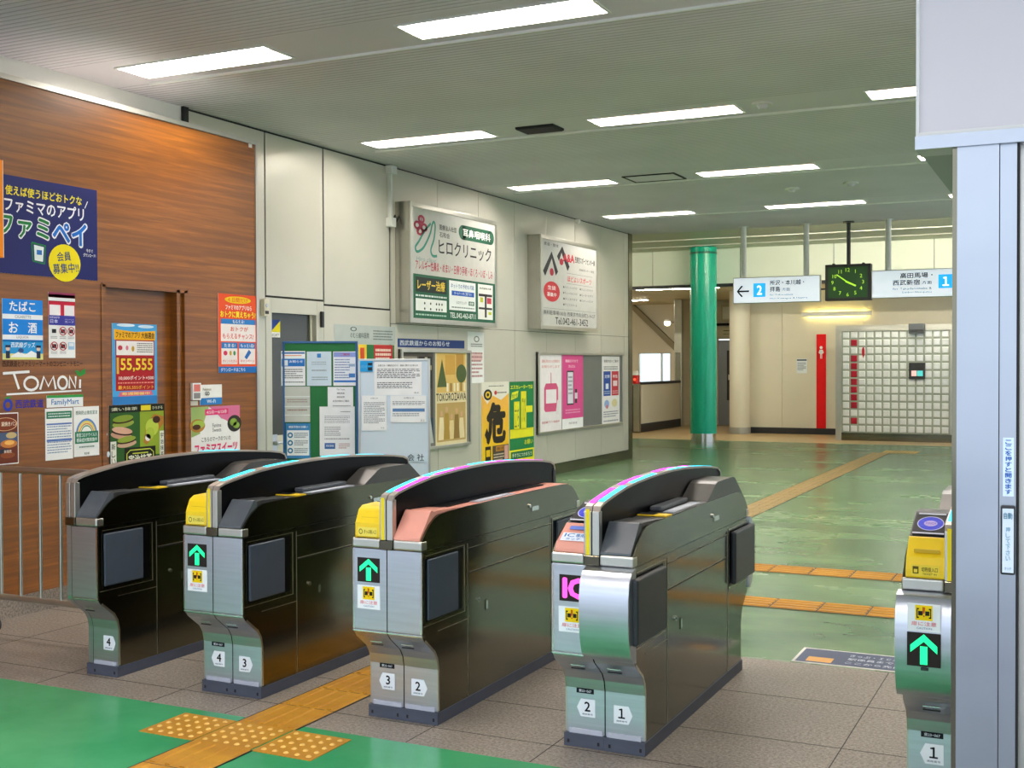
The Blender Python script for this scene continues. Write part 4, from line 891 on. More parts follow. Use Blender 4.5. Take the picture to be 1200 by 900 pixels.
def draw_hiro(q):
    G = '#245c44'
    for cx_, cy_ in ((.05, .84), (.095, .90), (.125, .83), (.08, .79)): q.ring(cx_, cy_, .038, .040, .45, '#a8304c', 2)
    q.curve([(.10, .94), (.09, .86), (.05, .76)], .02, '#a8304c', 3)
    q.curve([(.20, .88), (.13, .80), (.07, .70), (.03, .64), (.05, .60), (.12, .65), (.19, .78), (.215, .87), (.235, .90), (.25, .86), (.235, .74), (.20, .64), (.22, .585), (.27, .59)], .030, '#3c8c78', 2)
    q.text('Hiro clinic', .04, .52, .26, .56, '#8ca49c', 2)
    q.text('医療法人社団', .30, .84, .50, .89, '#3a3a38', 2); q.text('石和会', .30, .77, .42, .82, '#3a3a38', 2)
    q.rect(.58, .79, .94, .93, G, 2); q.ell(.58, .86, .05, .07, G, 2); q.ell(.94, .86, .05, .07, G, 2); q.text('耳鼻咽喉科', .58, .82, .94, .90, '#eef0ea', 3, .02)
    q.text('ヒロクリニック', .29, .61, .95, .75, '#2c2a2a', 2, .012)
    q.text('アレルギー性鼻炎・めまい・日帰り手術・ほくろ・いぼ・しみ', .03, .44, .97, .53, '#b02c40', 2, .012)
    q.rect(0, 0, 1, .40, G, 1); q.rect(.03, .24, .38, .375, '#26302c', 2); q.text('レーザー治療', .05, .26, .36, .355, '#e8c84c', 3, .02)
    q.lines(.03, .19, .38, .225, 1, '#cfdcd4', 2); q.rect(.03, .07, .38, .18, '#e8ebe4', 2)
    for k in (.28, .47, .66, .75, .84):
        for v in (.14, .09): q.ell(.03+.35*k, v, .008, .012, '#2c3c38', 3, 8)
    q.lines(.03, .02, .38, .05, 1, '#a8c4b4', 2)
    q.rect(.41, .10, .74, .38, '#e9ede8', 2); q.text('ネットでの予約も可能', .43, .31, .72, .355, '#3a5c98', 3); q.rect(.44, .24, .72, .285, '#2c5cb0', 3); q.text('ホームページをご覧下さい', .47, .25, .69, .278, '#dfe8f4', 4); q.text('ヒロクリニック', .50, .16, .62, .19, '#44504c', 3); q.rect(.65, .155, .72, .195, G, 3); q.text('検索', .66, .16, .71, .19, '#e9ede8', 4); q.lines(.44, .115, .72, .14, 1, '#7c8884', 3)
    q.text('TEL.042-463-8711', .42, .025, .74, .075, '#e8ebe4', 2, .01)
    q.rect(.77, .03, .97, .38, '#ececE4', 2); q.rect(.78, .26, .96, .285, '#3a3634', 3); q.rect(.86, .05, .885, .28, '#3a3634', 3); q.rect(.78, .13, .96, .15, '#3a3634', 3); q.rect(.80, .20, .84, .25, '#c8c83c', 3); q.rect(.89, .19, .95, .25, '#c84454', 3); q.rect(.91, .08, .95, .11, '#c8c83c', 3); q.text('西武線柳沢駅', .79, .33, .95, .35, '#3a3634', 3)
lightbox(463, (481, 235), (583, 384), 'clinic_lightbox', 'white and green lightbox sign reading ヒロクリニック high on the metal wall', draw_hiro)
def draw_aa(q):
    K = '#2c2b2c'
    q.text('柔道・整体', .03, .93, .28, .97, '#6c6c68', 2)
    q.line([(.03, .60), (.16, .83), (.25, .62)], .10, K, 2); q.line([(.27, .80), (.34, .92), (.46, .70)], .10, K, 2); q.ell(.16, .63, .035, .045, '#b03040', 3); q.ell(.33, .77, .035, .04, '#b03040', 3)
    q.text('A&A', .36, .78, .57, .88, '#c02838', 2, .04); q.text('西東京スポーツセンター㈱', .58, .79, .97, .87, K, 2, .02); q.text('田無駅前スポーツ教室', .66, .70, .95, .73, '#6c6c68', 2)
    q.rect(.42, .645, .92, .65, '#8c8c86', 2); q.text('ほどよいスポーツ', .44, .545, .90, .62, '#d04038', 2, .015); q.rect(.42, .52, .92, .525, '#8c8c86', 2)
    q.ell(.16, .40, .14, .12, '#c43c40', 2); q.text('生徒', .09, .42, .23, .47, '#f0e8e4', 3); q.text('募集中', .08, .34, .24, .39, '#f0e8e4', 3)
    for i, (s1, s2) in enumerate((('●バドミントンクラブ', '●ランニングクラブ'), ('●フィットネスクラブ', '●バレーボールクラブ'), ('●テニスクラブ', '●バスケットクラブ'), ('●テニススクール', ''))):
        q.text(s1, .36, .46-i*.07, .62, .49-i*.07, '#5c5c58', 2)
        if s2: q.text(s2, .67, .46-i*.07, .93, .49-i*.07, '#5c5c58', 2)
    q.rect(.02, .20, .98, .204, '#8c8c86', 2); q.text('無料駐車場100台 西東京市向台町2-14-27', .02, .125, .97, .18, '#5a5a56', 2, .008); q.text('Tel.042-461-3452', .22, .02, .83, .105, K, 2, .012)
lightbox(618, (634, 274), (701, 389.5), 'sports_lightbox', 'white lightbox sign with red A&A lettering and phone number, farther along the metal wall', draw_aa)

# conduit beside the clinic sign
b = MB(); b.box(0, .035, -.045, 0, 3.2, 3.74, WHITEP); b.box(-.04, .075, -.08, 0, 3.70, 3.79, WHITEP); b.box(-.03, .065, -.07, 0, 3.12, 3.22, WHITEP); b.tube((.06, -.03, 3.17), (.11, -.03, 3.26), .010, DARK, 8); b.tube((.11, -.03, 3.26), (.15, -.02, 3.2), .010, DARK, 8)
tag(b.build('cable_conduit', loc=(XW, 11.09, 0), rotz=RZ), 'white vertical cable conduit with junction boxes beside the clinic sign', 'conduit')
b = MB(); b.tube((0, 0, 0), (0, 0, -.06), .05, WHITEP, 4, .03); tag(b.build('ceiling_bracket', loc=(XW+.05, 16.4, ZC-.02)), 'small white bracket at the wall top above the sports sign', 'bracket')
# small things around the staff door
q, L = wsheet(XW-.05, (316.6, 374.5), (328, 395.5)); q.rect(0, .3, 1, 1, '#23408c', 1); q.poly([(0, .3), (1, .3), (1, .95)], '#e8d820', 2); q.text('SECURITY', .1, .05, .9, .22, '#5c5c58', 1)
put(q, L, 'security_sticker', 'blue and yellow security sticker at the top of the staff door glass', 'sticker')
b = MB(); b.box(0, .075, -.04, 0, 0, .16, BEIGE); b.tube((.037, -.04, .1), (.037, -.046, .1), .018, STEEL, 12); b.box(.01, .065, -.043, -.04, .02, .05, DARK)
tag(b.build('key_box', loc=(XW, 8.86, 2.06), rotz=RZ, bevel=.004), 'small cream key box beside the top of the staff door', 'key box')
b = MB(); b.box(0, .04, -.03, 0, 0, .16, DARK); tag(b.build('door_closer', loc=(XW, 9.80, 1.98), rotz=RZ, bevel=.006), 'dark door closer arm box at the upper right of the staff door', 'door closer')
q, L = wsheet(XW, (391, 379.5), (463, 404)); q.rect(0, 0, 1, 1, '#b4bcb8', 1); q.text('のむら歯科医院', .25, .3, .55, .6, '#4c5450', 2); q.ring(.3, .78, .05, .12, .7, '#4c5450', 2); q.lines(.62, .2, .95, .8, 4, '#6c7470', 2)
put(q, L, 'grey_sign', 'pale grey sign plate under the clinic lightbox', 'sign')
q, L = wsheet(XW, (419.5, 403.5), (462, 441)); q.rect(0, 0, 1, 1, '#2c6c3c', 1); q.rect(.0, .1, .22, 1, '#e4c43c', 2); q.rect(.05, .3, .16, .9, '#c84a2c', 3); q.rect(.42, .05, .95, 1, '#b02c2c', 2); q.lines(.46, .5, .9, .9, 3, '#ecd4c4', 3, .6)
put(q, L, 'menu_poster', 'green, yellow and red poster half hidden behind the white notice board', 'poster')
q, L = wsheet(XW, (465.5, 396.5), (544, 408.5)); q.rect(0, 0, 1, 1, '#2c4480', 1); q.text('西武鉄道からのお知らせ', .03, .2, .76, .84, '#e8ecf4', 2, .015)
put(q, L, 'navy_header_sign', 'navy strip sign reading 西武鉄道からのお知らせ above the framed posters', 'sign')
# framed case with two posters
def frame_case(tl, br, name, label, t=.035, dep=.05, back='#6d7069'):
    A = onx(tl[0], tl[1], XW); B_ = onx(br[0], br[1], XW); W, H = B_.y-A.y, A.z-B_.z
    r = tag(empty(name, (XW+dep, A.y, B_.z), RZ), label, 'notice board')
    b = MB(); b.box(0, W, .02, dep, 0, H, mat('board_back_'+name, back, .7, noise=((3, 3, 3), .04, 2))); b.build('back_panel', r)
    b = MB(); b.box(0, W, 0, dep, 0, t, ALU); b.box(0, W, 0, dep, H-t, H, ALU); b.box(0, t, 0, dep, t, H-t, ALU); b.box(W-t, W, 0, dep, t, H-t, ALU); b.build('frame', r, bevel=.003)
    return r, dep
r, dep = frame_case((466.5, 409), (549, 520.5), 'poster_case', 'steel framed poster case holding two tall posters under the navy strip sign')
xp = XW+dep-.018
q, L = wsheet(xp, (469, 412), (508, 519), .001); q.rect(0, 0, 1, 1, '#4a4640', 1); q.rect(0, .55, .5, .95, '#8c8678', 2); q.rect(.55, .6, .95, .95, '#26241f', 2); q.rect(.1, .3, .9, .5, '#706a58', 2); q.rect(0, 0, 1, .28, '#2c3c4c', 2); q.poly([(.4, 0), (.6, .3), (.9, .28), (1, 0)], '#b8bcb4', 3)
for i in range(14): u, v = (i*.37) % 1*.9, .3+(i*.23) % 1*.6; q.rect(u, v, u+.08, v+.05, ('#a89c78', '#c8c0a4', '#5c6c50', '#8c5c3c')[i % 4], 4)
put(q, L, 'tall_poster', 'dark tall poster in the left half of the steel poster case', 'poster')
q, L = wsheet(xp, (510, 411.5), (547, 518.5), .001); q.rect(0, 0, 1, 1, '#ddd0a4', 1); q.rect(.04, .56, .96, .98, '#d8b668', 2); q.rect(.3, .75, .62, .96, '#c89c48', 3); q.rect(.65, .8, .9, .97, '#b88c40', 3); q.poly([(.05, .62), (.2, .92), (.36, .62)], '#4c5c34', 4); q.ell(.82, .76, .17, .1, '#4c5c34', 4)
for i in range(6): q.rect(.34+i*.11, .57, .40+i*.11, .66, ('#efe6c8', '#9c7c48', '#e8dcb8')[i % 3], 5)
q.text('TOKOROZAWA', .02, .47, .98, .555, '#4c4434', 3, .02); q.rect(.04, .04, .96, .45, '#b89c60', 2)
for i in range(5): u = .18+i*.16; h = (.30, .34, .26, .32, .28)[i]; q.poly([(u-.10, .06), (u-.06, h), (u+.06, h), (u+.10, .06)], ('#e8d8ac', '#a8883c', '#dcc890', '#8c7038', '#e0cfa0')[i], 3+i % 2); q.ell(u, h+.04, .04, .03, '#c8a078', 5)
put(q, L, 'tall_poster', 'sepia tall poster reading TOKOROZAWA in the right half of the case', 'poster')
q, L = wsheet(XW, (547.5, 388.5), (567, 448.5)); q.ring(.55, .86, .16, .06, .7, '#6c6c68', 1); q.lines(.2, .7, .9, .78, 2, '#6c6c68', 1); q.rect(.1, .44, .9, .56, '#e8c4c0', 1); q.lines(.1, .1, .9, .62, 7, '#b87c7c', 2)
put(q, L, 'paper_notice', 'narrow white paper notice right of the TOKOROZAWA poster', 'notice')
q, L = wsheet(XW, (564, 448), (596.3, 543)); q.grad(0, 0, 1, .86, '#f0c418', '#f2b84c', 5, 1); q.rect(0, .86, 1, 1, '#e8e4d4', 1); q.poly([(0, .86), (1, .86), (.7, .78), (.4, .84), (.2, .74)], '#e8e4d4', 2)
q.ell(.22, .85, .15, .065, '#2a2418', 3); q.ring(.22, .85, .09, .04, .5, '#e8c42c', 4); q.ell(.5, .87, .05, .025, '#c83c3c', 3); q.lines(.56, .855, .92, .885, 1, '#5c5448', 3); q.lines(.25, .94, .8, .96, 1, '#5c5448', 3)
q.text('危', .16, .26, .88, .76, '#2a2418', 4, .05); q.poly([(.1, .38), (.18, .31), (.26, .38), (.18, .46)], '#2a2418', 4)
q.rect(.12, .04, .32, .24, '#2a2418', 4); q.rect(.15, .12, .29, .2, '#f0c418', 5); q.rect(.38, .02, .98, .24, '#4c4234', 4); q.rect(.5, .17, .8, .23, '#c8882c', 5); q.text('接触注意', .52, .18, .78, .22, '#2a2418', 6); q.lines(.42, .05, .8, .15, 3, '#d8c8b0', 5); q.rect(.82, .06, .96, .23, '#d8a49c', 5)
put(q, L, 'danger_poster', 'yellow poster with a huge black 危 character', 'poster')
q, L = wsheet(XW, (596.6, 447.5), (625.5, 541)); q.rect(0, 0, 1, 1, '#1f7a44', 1); q.text('エスカレーターでは', .05, .91, .95, .96, '#e8e82c', 2, .03); q.poly([(.06, .78), (.32, .81), (.36, .89), (.1, .87)], '#e8e82c', 2); q.text('歩かず', .1, .8, .32, .86, '#1f7a44', 3, rot=.05)
Yc = '#ece62a'
q.rect(.18, .42, .40, .76, Yc, 3); q.rect(.46, .42, .68, .88, Yc, 3); q.rect(.68, .62, .94, .70, Yc, 3); q.rect(.02, .32, .98, .43, Yc, 3); q.text('立ち', .2, .45, .38, .72, '#8c8c1c', 4, 0) ; q.text('STOP', .49, .5, .65, .8, '#a8a41c', 4)
q.rect(0, .02, 1, .18, Yc, 2); q.rect(.05, .07, .95, .16, '#1f6a3c', 3); q.text('手すりにつかまろう', .1, .09, .9, .14, '#dfeccc', 4); q.text('お願い', .6, .23, .95, .29, Yc, 3)
put(q, L, 'escalator_poster', 'green poster with a big yellow 止 character beside the 危 poster', 'poster')
# the wide notice board
r, dep = frame_case((628, 412.5), (727.3, 496.5), 'notice_board', 'wide steel framed grey notice board near the end of the metal wall', back='#6f716a')
xp = XW+dep-.018
q, L = wsheet(xp, (632, 415), (658, 503.2), .001); q.rect(0, 0, 1, 1, '#ece6e4', 1); q.text('運転見合わせ情報を', .1, .89, .92, .93, '#d8948c', 2); q.text('お知らせします', .1, .82, .92, .86, '#d8948c', 2)
q.rect(.50, .62, .53, .76, '#c8506c', 2); q.poly([(.2, .28), (.2, .56), (.28, .62), (.76, .62), (.84, .56), (.84, .28), (.78, .25), (.26, .25)], '#d45880', 2); q.rect(.28, .36, .76, .54, '#f0e8e8', 3); q.poly([(.72, .22), (.8, .40), (.92, .38), (.86, .2)], '#e8dede', 4); q.text('西武線アプリ配信中', .1, .10, .9, .13, '#c04c5c', 2)
put(q, L, 'pink_poster', 'white poster with a pink rounded device, leftmost on the wide notice board', 'poster')
q, L = wsheet(xp, (658.6, 415), (683.3, 500.5), .001); q.rect(0, .14, 1, 1, '#d8508c', 1); q.text('乗換はスマホで', .15, .89, .75, .93, '#f2dce6', 2); q.text('かんたん', .3, .82, .62, .86, '#f2dce6', 2); q.rect(.22, .32, .54, .78, '#3a3438', 2); q.rect(.25, .34, .51, .76, '#e0dce4', 3); q.lines(.28, .45, .48, .72, 5, '#9a96a0', 4); q.rect(.6, .34, .70, .53, '#3a3438', 2); q.rect(.59, .40, .72, .48, '#d8d4dc', 3); q.lines(.15, .2, .85, .27, 2, '#e8a0c0', 2); q.text('西武鉄道', .3, .06, .7, .09, '#a8a0a4', 2)
put(q, L, 'pink_poster', 'solid pink poster with a phone and watch, second from left on the board', 'poster')
q, L = wsheet(xp, (705.3, 417.5), (726, 495.5), .001); q.rect(0, 0, 1, 1, '#eeeae4', 1); q.text('運賃改定のご案内', .1, .91, .92, .95, '#6c6458', 2); q.lines(.1, .8, .9, .86, 2); q.rect(.08, .42, .48, .78, '#2c50a0', 2); q.rect(.54, .42, .94, .78, '#c83c44', 2); q.text('定期', .14, .68, .42, .73, '#e8ecf4', 3); q.text('特急', .6, .68, .88, .73, '#f4e8e8', 3); q.rect(.2, .52, .36, .6, '#e8ecf4', 3); q.rect(.62, .56, .86, .64, '#f4dcdc', 3); q.lines(.12, .44, .44, .5, 2, '#b8c8e8', 3); q.lines(.58, .44, .9, .5, 2, '#f0b8b8', 3)
q.ell(.26, .3, .14, .06, '#9cb4dc', 2); q.ell(.7, .31, .16, .06, '#e4d8a0', 2); q.ell(.28, .26, .06, .03, '#d87c7c', 3); q.lines(.08, .1, .92, .2, 3, '#8c8c94', 2); q.lines(.08, .03, .92, .07, 1, '#8c8c94', 2)
put(q, L, 'fare_poster', 'white information poster with blue and red boxes at the right of the board', 'poster')

# ------------------------------------------------------------------ free-standing notice boards before the metal wall
def standing(pxl, pyt, pxr, depth, name, label, face, frame, dz=.10):
    def at(px, py, d=depth): v = _cv(px, py); return CAM + ROT @ (v*d)
    A, B_ = at(pxl, pyt), at(pxr, pyt); W = math.hypot(B_.x-A.x, B_.y-A.y); ang = math.atan2(B_.y-A.y, B_.x-A.x)
    r = tag(empty(name, (A.x, A.y, 0), ang), label, 'notice board')
    H = A.z; z0 = .62
    b = MB(); b.box(.015, W-.015, 0.004, .02, z0+.01, H-.01, face); b.build('board_face', r)
    b = MB(); t = .018
    b.box(0, W, -.006, .028, z0, z0+t, frame); b.box(0, W, -.006, .028, H-t, H, frame); b.box(0, t, -.006, .028, z0, H, frame); b.box(W-t, W, -.006, .028, z0, H, frame); b.build('board_frame', r, bevel=.002)
    for x in (.03, W-.03):
        b = MB(); b.tube((x, .04, .04), (x, .04, H-.2), .014, ALU, 10); b.tube((x, -.22, .02), (x, .30, .02), .014, ALU, 10); b.tube((x, .04, .02), (x, .04, .06), .014, ALU, 10); b.build('stand_leg', r)
    return r, W, H, ang, at
def pin(R_, tl, br, name, label, draw, base='#f3f5f8', cat='notice'):
    r, W, H, ang, at = R_
    # local coordinates on the board face
    o = Vector(r.location); dx = Vector((math.cos(ang), math.sin(ang), 0)); nrm = Vector((math.sin(ang), -math.cos(ang), 0))
    def hit(px, py):
        d = ROT @ _cv(px, py); t = (o-CAM).dot(nrm)/d.dot(nrm); P = CAM+d*t; return (P-o).dot(dx), P.z
    u0, v1 = hit(*tl); u1, v0 = hit(*br)
    q = MB(); q.sheet(u1-u0, v1-v0, base, .0015); draw(q)
    P = o+dx*u0+nrm*.004; P.z = v0
    return tag(q.build(name, loc=P, rotz=ang), label, cat)
GB = standing(331, 400, 419, 10.25, 'green_notice_board', 'blue framed green notice board standing before the staff door', mat('green_board_cloth', '#1c6e38', .6, noise=((6, 6, 6), .05, 2)), mat('blue_board_frame', '#2c5c94', .4, noise=((6, 6, 6), .05, 2)))
WB = standing(419.5, 420.5, 504, 10.1, 'white_notice_board', 'white notice board standing right of the green board', mat('white_board_face', '#d3e2f0', .35, noise=((3, 3, 3), .02, 2)), ALU)
def d1(q): q.rect(.02, .92, .98, .97, '#4c78b4', 1); q.rect(.05, .86, .85, .89, '#e8a88c', 1); q.rect(.02, .56, .98, .78, '#2c78cc', 1); q.rect(.08, .58, .28, .74, '#e8f0f4', 2); q.text('お知らせ', .34, .66, .9, .74, '#f2f4f8', 2); q.lines(.05, .2, .9, .5, 5); q.lines(.05, .08, .95, .13, 1, '#2c2c2c')
def d2_(q): q.rect(0, 0, 1, 1, '#cfe0ec', 1); q.rect(.42, .82, .58, .94, '#3c84c8', 2); q.lines(.2, .6, .8, .72, 2, '#9cacb8', 2); q.lines(.2, .4, .8, .5, 1, '#9cacb8', 2); q.lines(.2, .15, .85, .28, 2, '#8c9ca8', 2)
def d3_(q): q.rect(.02, .84, .98, .98, '#8c9cdc', 1); q.text('ご案内', .3, .88, .7, .95, '#c83c5c', 2); q.rect(.02, .16, .98, .83, '#e6ecf6', 1); q.lines(.06, .2, .7, .8, 8, '#7c8cb4', 2); q.rect(.66, .24, .92, .36, '#4c84cc', 3); q.rect(.66, .56, .92, .64, '#9cb4d4', 3); q.rect(.02, .1, .98, .16, '#3c7cd0', 2)
def d4_(q): q.rect(0, 0, 1, 1, '#c9ccc4', 1); [q.rect(0, v, 1, v+.03, '#e6eae8', 2) for v in (.18, .42, .70)]; q.lines(.1, .54, .9, .66, 2, '#a08c88', 2); q.lines(.1, .3, .9, .38, 1, '#a07c74', 2)
def d5_(q):
    q.rect(0, 0, 1, 1, '#3c84bc', 1); q.rect(.05, .08, .95, .80, '#eef2f4', 2); q.text('感染予防のお願い', .12, .86, .9, .93, '#eef2f4', 2)
    for v in (.66, .44, .22): q.ring(.18, v, .11, .08, .5, '#2c7ca8', 3); q.lines(.34, v-.08, .9, v+.08, 3, '#5c6c7c', 3)
def d6_(q): q.text('The Trains', .35, .84, .68, .92, '#8c949c', 1); q.text('運転情報', .36, .66, .66, .74, '#4c5258', 1); q.text('遅延証明', .36, .48, .66, .56, '#4c5258', 1); q.text('お忘れ物のご案内', .2, .28, .84, .38, '#4c5258', 1); q.lines(.2, .08, .9, .14, 1)
def d7_(q): q.lines(.6, .88, .88, .91, 1); q.lines(.14, .66, .86, .82, 5, '#a8a8ae'); q.lines(.14, .40, .6, .60, 5, '#a0a0a8'); q.lines(.14, .32, .86, .37, 1, '#a0a0a8'); q.rect(.14, .14, .44, .26, '#3c6cb0', 1); q.text('西武鉄道', .18, .18, .40, .23, '#dfe8f4', 2); q.lines(.54, .14, .86, .26, 3, '#c09090')
G_ = 'papers on the green board'
pin(GB, (329.5, 411.5), (358, 452), 'pinned_paper', 'paper with orange line and blue box, top left on the green board', d1, cat='paper')
pin(GB, (359.5, 412), (388.5, 452), 'pinned_paper', 'shiny pale blue sheet, top middle on the green board', d2_, cat='paper')
pin(GB, (390.5, 412), (418.5, 452), 'pinned_paper', 'blue bordered paper with pink heading, top right on the green board', d3_, cat='paper')
pin(GB, (333.5, 453), (363.5, 494.5), 'pinned_paper', 'crumpled grey plastic covered sheet, middle left on the green board', d4_, cat='paper')
pin(GB, (335, 496), (364, 537), 'pinned_paper', 'blue framed paper with three round icons, lowest on the green board', d5_, cat='paper')
pin(GB, (384, 453.5), (414, 478), 'pinned_paper', 'white paper with four short lines at the right of the green board', d6_, cat='paper')
pin(GB, (374.5, 476.5), (416, 534), 'pinned_paper', 'large white letter with a small blue box at the lower right of the green board', d7_, cat='paper')
def e1(q): q.text('お客さまへ 運転見合わせ・遅延に関するお知らせ', .08, .86, .92, .92, '#3c4248', 1, .01); q.lines(.06, .5, .96, .80, 6, '#555c66'); q.lines(.06, .2, .8, .4, 4, '#555c66'); q.text('以上', .84, .05, .94, .10, '#4c5258', 1)
def e2(q): q.text('お知らせ', .35, .90, .65, .94, '#6c7480', 1); q.lines(.08, .2, .92, .82, 12, '#8a929e'); q.text('以上', .76, .06, .9, .1, '#6c7480', 1)
def e3(q): q.text('お知らせ', .38, .88, .66, .94, '#6c7480', 1); q.lines(.06, .64, .96, .8, 3, '#8a929e'); q.rect(.06, .40, .96, .52, '#5c84b8', 1); q.lines(.06, .22, .8, .36, 2, '#8a929e'); q.text('以上', .84, .04, .96, .12, '#6c7480', 1)
pin(WB, (438.5, 424), (494.5, 463), 'pinned_paper', 'widest white letter, at the top of the white board', e1, cat='paper')
pin(WB, (424, 463.5), (453.5, 504.5), 'pinned_paper', 'white letter at the left of the white board', e2, cat='paper')
pin(WB, (457.5, 463.5), (499.5, 495), 'pinned_paper', 'white letter with a blue bar at the right of the white board', e3, cat='paper')
pin(WB, (421.5, 422.5), (437, 435.5), 'blue_sticker', 'blue square sticker in the top left corner of the white board', lambda q: (q.rect(0, 0, 1, 1, '#2ca0e4', 1), q.rect(.62, .55, .95, .8, '#22303c', 2), q.rect(.62, .1, .95, .4, '#22303c', 2), q.text('お知らせ', .06, .3, .55, .6, '#7cc8f0', 2)), cat='sticker')
pin(WB, (470, 531), (500, 541), 'board_lettering', 'large characters 会社 at the bottom of the white board', lambda q: q.text('会 社', .25, .1, .9, .9, '#3c4a58', 1), base='#d3e2f0', cat='lettering')

# ------------------------------------------------------------------ green column, white column, fire extinguisher post
c = tag(empty('green_column', (-7.07, 23.62, 0)), 'tall teal green round column with steel foot in the far hall', 'column')
b = MB(); b.tube((0, 0, .17), (0, 0, 4.0), .27, GREENC, 48); b.build('column_shaft', c, smooth=True)
b = MB(); b.tube((0, 0, 0), (0, 0, .17), .262, CHROME, 40); b.build('column_foot', c, smooth=True)
b = MB(); b.tube((0, 0, 3.86), (0, 0, 3.9), .278, mat('dark_teal_joint', '#087058', .4, noise=((5, 5, 5), .05, 1)), 40); b.build('column_collar', c, smooth=True)
c = tag(empty('cream_column', (ony(867, 450, 26.62).x, 26.62, 0)), 'cream round column with grey foot behind the platform 2 sign', 'column')
b = MB(); b.tube((0, 0, .15), (0, 0, 3.28), .235, BEIGE, 40); b.build('column_shaft', c, smooth=True)
b = MB(); b.tube((0, 0, 0), (0, 0, .15), .245, mat('grey_foot_band', '#a4a49c', .4, .3, noise=((5, 5, 5), .05, 1)), 40); b.build('column_foot', c, smooth=True)
b = MB(); b.box(-.1, .1, -.1, .1, 0, 3.26, ALU); b.box(-.07, .07, -.115, -.1, .9, 1.9, CHROME); tag(b.build('steel_post', loc=(-9.39, 29.21, 0), bevel=.01), 'square stainless post at the end of the stair parapet', 'post')
c = tag(empty('parapet_post', (-9.36, 25.95, 0)), 'short stainless post at the near end of the cream parapet', 'post')
b = MB(); b.box(-.07, .07, -.07, .07, 0, 1.14, ALU); b.build('post_body', c, bevel=.006)
b = MB(); b.box(-.085, .085, -.085, .085, 0, .03, STEELD); b.build('post_base', c)
c = tag(empty('warning_lamp', (-9.38, 25.93, 1.145)), 'small red and white lamp on top of the stainless post', 'lamp')
b = MB(); b.tube((0, 0, .0), (0, 0, .20), .085, mat('red_lamp_lens', '#c8281c', .3, noise=((6, 6, 6), .05, 1)), 24); b.build('lamp_lens', c, smooth=True)
b = MB(); b.tube((0, 0, .20), (0, 0, .30), .09, WHITEP, 24, .05); b.build('lamp_cap', c, smooth=True)
b = MB(); b.tube((0, -.086, .10), (0, -.10, .10), .03, glow('#ff5a3c', 1.2), 14); b.build('lamp_eye', c)
b = MB(); b.box(-9.9, -9.56, 26.1, 26.6, 0, 1.1, mat('grey_cabinet_steel', '#77736a', .5, .3, noise=((4, 4, 4), .05, 1))); b.box(-9.88, -9.58, 26.08, 26.1, .1, .4, DARK); b.box(-9.88, -9.58, 26.08, 26.1, .5, 1.05, mat('grey_cabinet_door', '#8a867c', .5, .3, noise=((4, 4, 4), .05, 1)))
tag(b.build('equipment_cabinet', bevel=.006), 'low grey cabinet just past the end of the metal wall', 'cabinet')
# round spot and linear lamps in the far hall, some added out of sight
for x in (-11.5, -4.9, -3.2, -1.2, 1.0):  # unseen lamps added to brighten the fascia and far hall
    t = tag(empty('strip_lamp', (x, 19.3, 4.0)), 'unseen lamp added to light the fascia, hidden behind the ceiling edge', 'lamp', 'added lamps on the raised far ceiling')
    b = MB(); b.box(0, 1.3, 0, .2, -.12, -.10, WHITEP); b.box(0, 1.3, 0, .02, -.10, 0, WHITEP); b.build('lamp_housing', t); b = MB(); b.box(.03, 1.27, .05, .13, -.09, -.02, mat('added_cove_glow', '#fff6e6', .5, emit='#fff6e0', strength=190)); b.build('lamp_tube', t)
for (x, y, L_, lab) in ((-8.9, 24.5, 1.9, 'white tube lamp under the cream soffit left of the green column'), (-6.6, 24.5, 1.0, 'white tube lamp under the cream soffit right of the green column'), (-3.6, 24.5, 1.3, 'white tube lamp under the cream soffit above the glass blocks'), (-11.6, 28.5, 1.6, 'white tube lamp under the cream soffit over the stair hall'), (-13.6, 26.5, 2.0, 'unseen tube lamp added under the soffit to brighten the stair hall')):  # the last tube is added out of view to brighten the stair hall
    t = tag(empty('strip_lamp', (x, y, 3.27)), lab, 'lamp', 'lamps under the far soffit')
    b = MB(); b.box(0, L_, 0, .16, -.03, 0, WHITEP); b.build('lamp_housing', t); b = MB(); b.box(.03, L_-.03, .03, .13, -.045, -.03, mat('far_lamp_glow', '#fff3d8', .5, emit='#fff6e4', strength=48)); b.build('lamp_tube', t)
t = tag(empty('spot_lamp', (-9.95, 30.0, 2.72)), 'small round spot lamp on the stair hall wall', 'lamp')
b = MB(); b.tube((0, 0, 0), (0, -.05, -.02), .1, WHITEP, 20); b.build('lamp_housing', t, smooth=True); b = MB(); b.tube((0, -.051, -.02), (0, -.06, -.02), .085, glow('#fff4dc', 6), 20); b.build('lamp_lens', t)
b = MB(); b.tube((0, 0, 0), (0, 1.48, 0), .02, STEEL, 8); tag(b.build('lamp_arm', loc=(-9.95, 30.02, 2.72)), 'thin arm carrying the spot lamp', 'arm')
# wall fixture with light strip above the glass blocks
t = tag(empty('wall_lamp', (-5.75, 26.82, 2.66)), 'long slim white wall lamp glowing above and below, under the clock', 'lamp')
b = MB(); b.box(0, 1.55, -.03, .02, 0, .10, WHITEP); b.build('lamp_cover', t, bevel=.01); b = MB(); b.box(.3, .36, .02, .08, .02, .08, WHITEP); b.box(1.2, 1.26, .02, .08, .02, .08, WHITEP); b.build('lamp_bracket', t)
b = MB(); b.box(.12, 1.43, .035, .05, .02, .075, mat('warm_strip_glow', '#fff2b0', .5, emit='#ffe890', strength=22)); b.build('lamp_tube', t)
